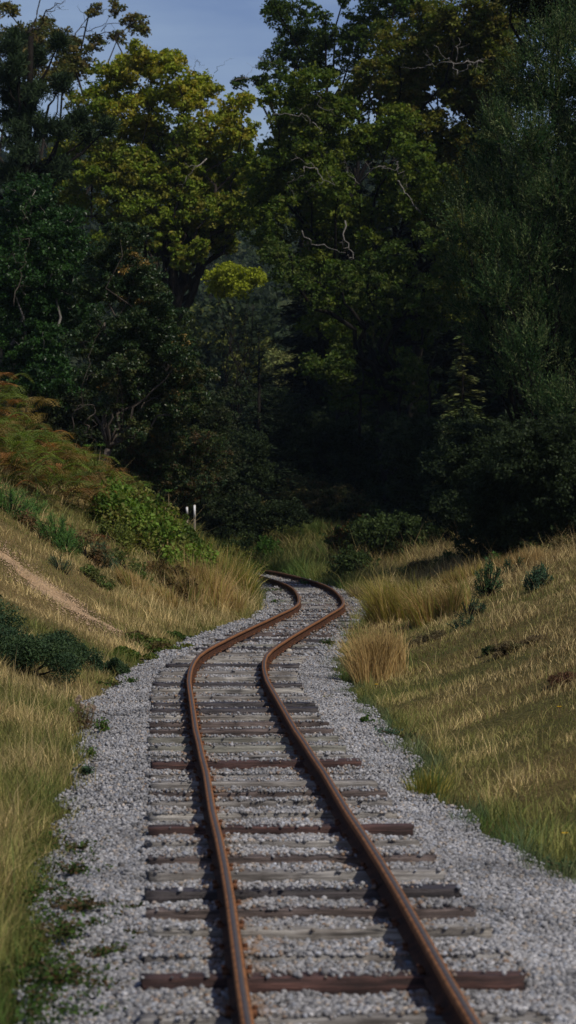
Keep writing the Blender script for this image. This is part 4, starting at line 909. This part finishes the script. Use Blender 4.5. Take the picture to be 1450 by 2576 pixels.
p = hit(330, 1665); bush('bramble', 'low dark bramble between gorse mound and trailing bramble', p, .28, .12, .045, 1800, BRM, .65)
p = hit(455, 1612); bush('bramble', 'small green bramble end at the tip of the trailing one', p, .22, .08, .045, 1200, [(.07, .12, .03), (.05, .09, .02)], .65)
p = hit(375, 1400); bush('bramble', 'big leafy bramble bush on the left bank, left of the white post', p, 1.0, .80, .075, 7500, [(.11, .19, .028), (.15, .23, .035), (.07, .12, .02), (.17, .15, .04)], .65, lobes=26)
p = hit(300, 1330); bush('bramble', 'smaller bramble bush left of the big leafy one', p, .5, .75, .06, 4000, [(.11, .19, .03), (.14, .22, .035)], .65)
p = hit(440, 1410); bush('bramble', 'bramble bush under the white post', p, .6, .75, .06, 5000, BRM, .65)
p = hit(520, 1420); bush('bramble', 'grassy bramble bush right of the white post', p, .6, .6, .06, 4200, BRM+[(.13, .13, .04)], .6)
p = hit(445, 1500); bush('bramble', 'brownish bramble low behind the golden grass of the left bank', p, .4, .4, .055, 2400, [(.06, .07, .025), (.12, .08, .03)], .6)
for (x, D, rr, hh, nn, lab) in [(235, 47, .6, .6, 4200, 'olive bramble tangle among the bracken, left of the tall thin grass'), (330, 50, .7, .75, 5000, 'dark bramble tangle just behind the big leafy bramble bush'),
        (560, 58, .8, .75, 5000, 'low bramble thicket behind the tall grass at the track end'), (610, 62, .8, .6, 4000, 'farthest low thicket on the left bank above the hidden track'), (300, 42, .45, .35, 2200, 'small brown and green tangle below the smaller bramble bush')]:
    bush('bramble', lab, at(x, D), rr, hh, .06, nn, [(.08, .12, .022), (.11, .15, .028), (.13, .10, .03), (.16, .15, .04)], .6, lobes=20)
for (x, D, rr, hh, nn, pl_, lab) in [(330, 44, .6, .55, 1500, GG+YG[1:2], 'green grass clump in front of the big leafy bramble bush'), (450, 47, .7, .7, 2200, GG+YG[1:], 'green and straw grass clump below the white post'),
        (560, 50, .7, .75, 2400, GG+YG, 'mixed green and yellow clump between post and track end'), (500, 43, .6, .5, 2000, GOLD+GG[1:2], 'straw clump with green blades at the foot of the left bank'), (380, 38, .5, .32, 1500, GOLD+YG[1:2], 'short straw clump on the slope right of the sandy path')]:
    tuft('grass_tussock', at(x, D), rr, hh, nn, pl_, lab, group=GT, w=.011)
for (x, D, rr, hh, nn, q_, lab) in [(985, 52, .35, .30, 1300, 0, 'low green scrub at the left end of the right crest'), (1060, 53, .4, .28, 1300, 1, 'low brownish scrub on the crest behind the yellow tussocks'), (1140, 52, .45, .34, 1600, 0, 'green scrub on the crest, middle of the dark tree edge'),
        (1215, 51, .35, .30, 1200, 2, 'yellow-green scrub on the crest above the tall gorse seedling'), (1290, 49.5, .45, .34, 1600, 0, 'green scrub on the crest under the willow'), (1345, 48, .35, .28, 1200, 2, 'olive scrub on the crest left of the bare forked stick'), (1420, 46, .4, .30, 1400, 1, 'brown and green scrub on the crest at the right edge')]:
    bush('scrub', lab, at(x, D), rr, hh, .055, nn, [[(.05, .085, .022), (.07, .11, .028), (.10, .11, .04)], [(.12, .09, .04), (.09, .10, .03), (.16, .12, .05)], [(.12, .14, .03), (.16, .17, .04), (.09, .12, .03)]][q_], .5, lobes=16, group='scrub along the right crest')
for (x, y, rr, hh, nn, q_, lab) in [(215, 1400, .35, .30, 1100, 1, 'brown twiggy scrub below the larger pine sapling'), (330, 1455, .4, .26, 1300, 0, 'small green scrub in the straw grass left of the golden clump'), (300, 1380, .35, .4, 1400, 2, 'yellow-green scrub beside the reddish fern'), (90, 1340, .3, .2, 900, 1, 'brown scrub at the foot of the pine saplings'),
        (395, 1470, .3, .22, 900, 1, 'reddish brown scrub low on the left bank'), (250, 1470, .25, .15, 700, 0, 'tiny green scrub on the slope above the sandy path end'), (520, 1470, .35, .35, 1300, 2, 'yellow-green scrub among the golden grass near the track end')]:
    bush('scrub', lab, hit(x, y), rr, hh, .05, nn, [[(.06, .10, .025), (.09, .13, .03), (.12, .12, .04)], [(.15, .09, .04), (.10, .08, .03), (.19, .12, .06)], [(.13, .16, .03), (.18, .18, .04), (.09, .12, .03)]][q_], .5, lobes=14, group='scrub on the left bank')
# rhododendron whorls
def rhodo(x, y, D, lab, k=5):
    c0 = P(x, y, D); root = empty('rhododendron', at(x, D)); mb = MB(); Vs, Ts, Cs, n = [], [], [], 0
    for i in range(k):
        c = c0+rng.normal(0, .10, 3)*np.array([1.6, 1, .8]); mb.tube(np.array([np.array(root.location), (np.array(root.location)+c)/2+rng.normal(0, .05, 3), c]), [.012, .009, .005], 5)
        for s in range(2):
            m = 8; a = np.arange(m)/m*6.28+rng.uniform(); t = unit(np.stack([np.cos(a), np.sin(a), np.full(m, .25+.35*s)], -1)); Lc = .12-.02*s
            V, T, C = kites(c+t*Lc*.55, t, unit(np.array([0, 0, 1.])+t*-.4), Lc, Lc*.28, .1, np.array([.09, .18, .028])*rng.uniform(.8, 1.2, m)[:, None]); Vs.append(V); Ts.append(T+n); Cs.append(C); n += len(V)
    mb.build('stems', B_STEM, root); mk('leaves', np.vstack(Vs), None, np.vstack(Ts), np.vstack(Cs), M_GLOSS, root); tag(root, lab, 'shrub', 'rhododendron shoots above the brambles')
rhodo(365, 1238, 47.0, 'bright green whorled shoot above the brambles, the left one', 4)
rhodo(415, 1262, 47.0, 'bright green whorled shoot above the brambles, the right one', 6)
rhodo(240, 1140, 49.0, 'shiny green shoot poking out at the top of the bracken', 4)
# right slope seedlings
p = hit(1225, 1505); spiky('gorse_seedling', 'tall dark gorse seedling on the right slope', p, .20, .50, 44, 30, .055, [(.04, .08, .03), (.05, .10, .035)], group='gorse seedlings on the right slope', w=.2)
p = hit(1290, 1450); spiky('gorse_seedling', 'dark gorse seedling just above and right of the tall one', p, .16, .30, 26, 30, .055, [(.035, .07, .03), (.045, .08, .03)], group='gorse seedlings on the right slope', w=.2)
p = hit(1355, 1485); spiky('gorse_seedling', 'rounded bluish-green gorse seedling right of the tall one', p, .17, .30, 34, 34, .06, [(.045, .085, .045), (.05, .10, .05)], group='gorse seedlings on the right slope', w=.2)
p = hit(1180, 1560); spiky('gorse_seedling', 'thin dark gorse seedling at the lower left of the tall one', p, .20, .20, 22, 24, .05, [(.03, .06, .028)], group='gorse seedlings on the right slope', w=.2)
p = hit(1160, 1585); spiky('gorse_seedling', 'lowest dark gorse seedling behind the brown twiggy patch', p, .12, .12, 12, 22, .05, [(.03, .06, .028)], group='gorse seedlings on the right slope', w=.2)
p = hit(1245, 1440); spiky('gorse_seedling', 'bright green gorse shoot at the top of the seedlings', p, .12, .34, 16, 26, .06, [(.07, .15, .03)], group='gorse seedlings on the right slope', w=.2)
HT = [(.15, .11, .06), (.20, .15, .08), (.11, .09, .04), (.13, .13, .05)]
p = hit(1262, 1652); bush('heather', 'dark brown heather clump with a green left end on the right slope', p, .16, .11, .022, 3400, HT, .35, up=.8)
p = hit(1228, 1650); bush('heather', 'small dark green sprig at the left end of the brown heather', p, .06, .10, .022, 900, [(.03, .055, .02)], .35, up=.8)
p = hit(1320, 1628); bush('heather', 'pale brown heather trailing right of the dark clump', p, .18, .07, .022, 2400, [(.16, .12, .06), (.12, .09, .05)], .35, up=.8)
p = hit(1418, 1722); bush('heather', 'reddish brown heather clump near the right edge', p, .13, .09, .022, 2400, [(.14, .07, .04), (.10, .055, .03)], .35, up=.8)
p = hit(1080, 1615); bush('heather', 'brown twiggy patch right of the golden tussocks', p, .24, .08, .03, 2200, [(.10, .085, .04), (.13, .10, .05)], .35, up=.8)

# weeds at the edges of the ballast
WG = 'weeds on the ballast'
def weed(x, y, r, h, n, L, pal, lab, cat='weed'):
    if y > 2100: r, n = r*1.25, int(n*1.2)
    p = hit(x, y); d = track([p[0]], [p[1]])[0][0]
    if abs(d) < 1.1: p = np.array([p[0], p[1], -.05])
    root = empty('leafy_weed', p); mb = MB(); pal = np.asarray(pal)
    k = max(4, int(n/14)); a = rng.uniform(0, 6.28, k); q = r*np.sqrt(rng.uniform(size=k)); e = p+np.stack([q*np.cos(a), q*np.sin(a), h*rng.uniform(.4, 1.1, k)+.01], -1)
    Vs, Ts, Cs, m = [], [], [], 0
    for i in range(k):
        mb.tube(np.array([p, (p+e[i])/2+np.array([0, 0, h*.3]), e[i]]), [.003, .0025, .0015], 4)
        s = rng.uniform(.25, 1.05, 14); C = p+(e[i]-p)*s[:, None]+rng.normal(0, L*.5, (14, 3)); C[:, 2] = np.maximum(C[:, 2], p[2]+.015)
        V, T, CC = rand_leaves(C, L, .62, 1.2, colv=pal[rng.integers(0, len(pal), 14)]*rng.uniform(.7, 1.3, 14)[:, None]); Vs.append(V); Ts.append(T+m); Cs.append(CC); m += len(V)
    mb.build('stems', B_STEM, root); mk('leaves', np.vstack(Vs), None, np.vstack(Ts), np.vstack(Cs), M_LEAF, root); tag(root, lab, cat, WG)
WD = [(.05, .10, .02), (.07, .13, .025)]; WK = [(.035, .06, .018), (.05, .08, .02), (.10, .06, .03)]
for a in [(262, 1862, .07, .06, 190, .028, WD, 'bright leafy weed beside the thistle on the left gravel'),
          (232, 1925, .07, .03, 120, .026, WD, 'small green weed below the thistle at the grass edge'),
          (215, 1975, .07, .04, 150, .026, [(.05, .09, .045)], 'bluish green weed further down the left grass edge'),
          (330, 1735, .07, .03, 90, .03, WD, 'leafy sprig on the gravel below the gorse mound'),
          (285, 1742, .16, .03, 160, .028, WK+WD, 'trailing weed between the gorse mound and the thistle'),
          (140, 2120, .07, .04, 150, .026, WD, 'bright weed clump on the left grass edge, halfway down'),
          (210, 2170, .15, .02, 100, .022, WK, 'dark runner creeping over the left gravel, topmost'),
          (180, 2235, .08, .04, 150, .024, WK, 'dark leafy weed below the topmost runner, left'),
          (200, 2330, .13, .04, 240, .024, WK, 'dark spreading weed on the left gravel, near the very dark sleepers'),
          (330, 2330, .05, .015, 60, .020, WK, 'tiny green sprig close to the sleeper ends, left'),
          (150, 2400, .14, .05, 300, .024, WK+WD, 'dark spreading weed lower down the left gravel'),
          (330, 2400, .06, .015, 70, .020, WK, 'small sprig beside the ends of the buried sleeper'),
          (260, 2450, .12, .02, 140, .022, WK, 'creeping sprigs left of the reddish nearest sleeper'),
          (150, 2520, .13, .05, 300, .024, WK+WD, 'leafy weed at the bottom left corner'),
          (60, 2480, .12, .07, 300, .026, WK+WD, 'dense weed at the left edge near the bottom'),
          (280, 2545, .09, .02, 120, .022, WK, 'small weeds at the bottom edge left of the first sleeper'),
          (922, 1838, .06, .03, 34, .036, WD, 'three bright leaves on the gravel right of the rails'),
          (822, 1642, .11, .07, 220, .032, WK[:2], 'dark weed on the gravel at the right of the double bend'),
          (770, 1485, .16, .11, 200, .05, [(.05, .10, .03), (.06, .12, .03)], 'leafy green weed between the rails at the far bend'),
          (830, 1778, .07, .02, 60, .02, [(.16, .15, .05)], 'yellowish moss tuft at the sleeper ends, right'),
          (690, 1500, .35, .05, 260, .05, [(.05, .08, .03), (.08, .10, .04)], 'green weeds left of the rails at the far bend'),
          (895, 1500, .30, .04, 220, .045, [(.13, .14, .04), (.08, .11, .03)], 'yellow-green moss right of the rails at the far bend'),
          (1020, 1860, .12, .03, 200, .026, WK, 'dark weeds where the right gravel edge steps back'),
          (980, 1870, .10, .03, 150, .024, [(.07, .12, .07)], 'pale bluish weed creeping onto the right gravel'),
          (1418, 2205, .10, .06, 260, .024, [(.05, .10, .04), (.07, .12, .05)], 'blue-green weed patch at the right edge on the gravel'),
          (700, 1530, .12, .05, 120, .04, WD, 'small green weed left of the nearer rail at the far bend')]: weed(*a)
# loose creeping sprigs over the left edge of the gravel
nS = 420; vy = rng.uniform(2120, 2600, nS); vx = rng.uniform(60, 60+230*rng.uniform(size=nS)**1.3+40, nS); Ds = (EYE+.06)*F/(vy-HOR); sx_ = (vx-725)/F*Ds
cl_ = np.stack([sx_, Ds], 1); kk = rng.integers(3, 11, nS); ci = np.repeat(np.arange(nS), kk); n_ = len(ci)
Xs = cl_[ci, 0]+rng.normal(0, .018, n_); Ys = cl_[ci, 1]+rng.normal(0, .035, n_); dS, _ = track(Xs, Ys); Zs = np.maximum(bed_z(dS, Xs, Ys), ground_z(Xs, Ys))+rng.uniform(.012, .04, n_)
V, T, C = rand_leaves(np.stack([Xs, Ys, Zs], -1), .021, .6, 1.3, colv=np.array([(.045, .08, .02), (.06, .11, .022), (.10, .07, .03)])[rng.choice(3, n_, p=[.5, .35, .15])]*rng.uniform(.6, 1.3, (n_, 1)))
tag(mk('creeping_weeds', V, None, T, C, M_LEAF), 'scattered creeping leaves over the gravel at the lower left', 'ground cover', None, 'stuff')
# thistle gone to seed
p = hit(218, 1850); root = empty('thistle', p); mb = MB(); Vs, Ts, Cs, n = [], [], [], 0
for i in range(8):
    e = p+np.array([rng.normal(0, .05), rng.normal(0, .05), rng.uniform(.14, .30)]); limb(mb, p, e, .005, .003, .15, 5, 5)
    m = 90; t = unit(rng.normal(size=(m, 3))+np.array([0, 0, .4])); V, T, C = kites(e+t*.014, t, unit(rng.normal(size=(m, 3))), .026, .004, 0, np.array([.50, .40, .30])*rng.uniform(.6, 1.2, m)[:, None]); Vs.append(V); Ts.append(T+n); Cs.append(C); n += len(V)
lv = MB(); C_ = p+rng.normal(0, 1, (160, 3))*np.array([.045, .045, .05])+np.array([0, 0, .10]); V, T, C = rand_leaves(C_, .035, .3, 0, colv=np.array([.16, .10, .055])*rng.uniform(.6, 1.3, 160)[:, None])
mb.build('stem', B_STEM, root); mk('seed_heads', np.vstack(Vs), None, np.vstack(Ts), np.vstack(Cs), M_GRASS, root); mk('leaves', V, None, T, C, M_LEAF, root)
tag(root, 'brown thistle gone to fluffy seed at the left edge of the gravel', 'thistle')
# bare twig on the right skyline
p = hit(1380, 1322); root_o = MB(); pt = [p, P(1380, 1290, p[1]), P(1372, 1262, p[1]), P(1371, 1240, p[1]), P(1367, 1222, p[1])]
root_o.tube(np.array(pt), [.012, .010, .009, .007, .003], 6); root_o.tube(np.array([pt[2], P(1362, 1244, p[1]), P(1350, 1242, p[1])]), [.006, .004, .002], 5); root_o.tube(np.array([pt[3], P(1380, 1244, p[1]), P(1388, 1254, p[1]-.1)]), [.006, .004, .002], 5)
tw = root_o.build('bare_sapling', B_PALE); tag(tw, 'bare forked stick standing on the skyline at the right edge', 'sapling')
# fallen twigs on the gravel
for (x0, y0, x1, y1, lab) in [(525,1625,545,1650,'thin dark twig lying on the ballast left of the double bend'),(905,1622,935,1660,'dry grass stalk arching over the sleeper ends right of the rails')]:
    a = hit(x0, y0); c_ = hit(x1, y1); a[2] = max(a[2], -.03); c_[2] = max(c_[2], -.03)
    b = MB(); m_ = (a+c_)/2+np.array([.03, 0, .06]); b.tube(np.array([a, m_, c_]), [.004, .004, .002], 5); b.tube(np.array([m_, m_+(c_-a)*.3+np.array([.08, .1, -.02])]), [.003, .001], 4)
    tag(b.build('twig', B_STEM), lab, 'twig')
# yellow flowers
for (x, y, hgt, lab) in [(1407,1815,.07,'yellow dandelion-like flower high on the right slope'),(1421,2137,.05,'yellow flower near the right edge above the gravel'),(948,1742,.04,'yellow flower at the foot of the golden tussock'),(1270,1366,.35,'tiny yellow flower in the grass of the skyline')]:
    p = hit(x, y); e = p+np.array([0, -.02, hgt+.03]); root = empty('yellow_flower', p); b = MB(); b.tube(np.array([p-np.array([0, 0, .01]), (p+e)/2+np.array([.004, 0, 0]), e]), [.0018, .0016, .0015], 5); b.build('stem', B_STEM, root)
    m = 18; a = np.arange(m)/m*6.28; t = unit(np.stack([np.cos(a), np.sin(a), np.full(m, .35)], -1)); V, T, C = kites(e+t*.008, t, np.tile([0, -.4, 1.], (m, 1)), .018*(1+p[1]/60), .007*(1+p[1]/60), .1, np.array([.75, .48, .02])); mk('petals', V, None, T, C, M_GRASS, root)
    tag(root, lab, 'flower', 'yellow flowers')
# smooth stone lying by the rail
p = np.array([ (725.5+0)/F*0, 0, 0]);
D_ = 1.63*F/(1627-HOR); p = np.array([(727-725)/F*D_, D_, -.012]); V, T, C = stones(np.array([p[0]]), np.array([p[1]]), np.array([p[2]]), np.array([.045]), np.array([[.42, .38, .31]]), True)
tag(mk('round_stone', V, None, T, C, M_STONE, smooth=True), 'smooth buff stone lying right of the right rail in the bend', 'stone')

# marker posts
def post(x, y0, y1, D, w, t, lab, face=True):
    b0 = P(x, y1, D); top = P(x, y0, D)[2]; base = np.array([b0[0], D, on_ground(b0[0], D)[2]]); root = empty('marker_post', base); mb = MB()
    W = w/F*D/2; zb = base[2]-.1; ch = .012
    v = np.array([(sx*W, sy*t, z) for z in (zb, top-ch) for sx, sy in ((-1, -1), (1, -1), (1, 1), (-1, 1))]+[(sx*(W-ch), sy*(t-ch*.6), top) for sx, sy in ((-1, -1), (1, -1), (1, 1), (-1, 1))])+np.array([b0[0], D, 0])
    q = [[0, 3, 2, 1], [8, 9, 10, 11]]+[[i+l, (i+1) % 4+l, (i+1) % 4+4+l, i+4+l] for l in (0, 4) for i in range(4)]
    mb.add(v, q); mb.build('post', M_POSTW, root)
    m2 = MB(); zf = (top-.02)-.62*(top-zb); zf = P(x, y1, D)[2]
    v = np.array([(sx*(W-.004), -t-yy_, z) for z in (zf, top-.015) for sx, yy_ in ((-1, .012), (1, .012), (1, .001), (-1, .001))])+np.array([b0[0], D, 0])
    m2.add(v, [[0, 3, 2, 1], [4, 5, 6, 7]]+[[i, (i+1) % 4, (i+1) % 4+4, i+4] for i in range(4)]); m2.build('white_board', M_WHITE, root)
    tag(root, lab, 'post', 'marker posts on the left bank')
post(490, 1269, 1303, 51.5, 6, .03, 'post with a narrow white face standing on the left bank')
post(471, 1274, 1292, 52, 6, .03, 'white-faced post half hidden by bramble leaves, left of the other')
p = at(466, 51.4); bush('bramble', 'bramble sprays hiding the left marker post', np.array([p[0], 51.4, p[2]]), .2, P(468, 1266, 51.4)[2]-p[2]+.02, .055, 1500, BRM, .65, lobes=8)

# ------------------------------------------------------------------ light, sky, camera
el, azv = math.radians(48), np.array([.72, -.69])
sd3 = np.array([azv[0]*math.cos(el), azv[1]*math.cos(el), math.sin(el)])
from mathutils import Vector
sun = bpy.data.lights.new('sun', 'SUN'); sun.energy = 5.0; sun.angle = math.radians(.5); sun.color = (1, .93, .82)
so = bpy.data.objects.new('sun', sun); COL.objects.link(so); so.rotation_euler = Vector(sd3).to_track_quat('Z', 'Y').to_euler()
w = bpy.data.worlds.new('World'); SC.world = w; w.use_nodes = True; nt = w.node_tree
sky = nt.nodes.new('ShaderNodeTexSky'); sky.sky_type = 'NISHITA'; sky.sun_disc = False; sky.sun_elevation = el; sky.sun_rotation = math.atan2(azv[0], azv[1])
sky.air_density = 1.0; sky.dust_density = 1.0; sky.ozone_density = 3.0
bg = nt.nodes['Background']; bg.inputs[1].default_value = .092
tcw = N(nt, 'ShaderNodeTexCoord'); mpw = N(nt, 'ShaderNodeMapping'); mpw.inputs['Scale'].default_value = (3, 3, 14)
nw_ = N(nt, 'ShaderNodeTexNoise', Scale=2.2, Detail=5.0, Roughness=.55); rw = ramp(nt, [(.38, (.98, .98, 1.26)), (.66, (1.62, 1.45, 1.5))])
mw = N(nt, 'ShaderNodeMix', data_type='RGBA', blend_type='MULTIPLY'); mw.inputs[0].default_value = 1
nt.links.new(tcw.outputs['Generated'], mpw.inputs[0]); nt.links.new(mpw.outputs[0], nw_.inputs['Vector']); nt.links.new(nw_.outputs[0], rw.inputs[0])
nt.links.new(sky.outputs[0], mw.inputs[6]); nt.links.new(rw.outputs[0], mw.inputs[7]); nt.links.new(mw.outputs[2], bg.inputs[0])
cam = bpy.data.cameras.new('camera'); co = bpy.data.objects.new('camera', cam); COL.objects.link(co); SC.camera = co
cam.sensor_fit = 'VERTICAL'; cam.sensor_height = 36; cam.lens = 36*F/2576; cam.clip_start = .1; cam.clip_end = 3000
co.location = (0, 0, EYE); co.rotation_euler = (math.radians(90)-math.atan((1288-HOR)/F), 0, 0)
cam.dof.use_dof = True; cam.dof.focus_distance = 29; cam.dof.aperture_fstop = 6.3
SC.view_settings.view_transform = 'Standard'; SC.view_settings.look = 'None'; SC.view_settings.exposure = -.6; SC.view_settings.gamma = 1
SC.cycles.max_bounces = 5; SC.cycles.diffuse_bounces = 3; SC.cycles.glossy_bounces = 2; SC.cycles.transmission_bounces = 3; SC.cycles.transparent_max_bounces = 4
SC.cycles.use_denoising = True

# thin air between here and the far hill
hz = MB(); hx, hy0, hy1, hz0, hz1 = 320., -8., 560., -3., 95.
hz.add([(x, y, z) for z in (hz0, hz1) for y in (hy0, hy1) for x in (-hx, hx)], [[0, 2, 3, 1], [4, 5, 7, 6], [0, 1, 5, 4], [2, 6, 7, 3], [0, 4, 6, 2], [1, 3, 7, 5]])
m, nt, out = nodes('haze'); v = nt.nodes.new('ShaderNodeVolumePrincipled'); v.inputs['Color'].default_value = (.62, .80, 1, 1); v.inputs['Density'].default_value = .00011
nt.links.new(v.outputs[0], out.inputs['Volume'])
tag(hz.build('haze', m), None, None, None, 'stuff')
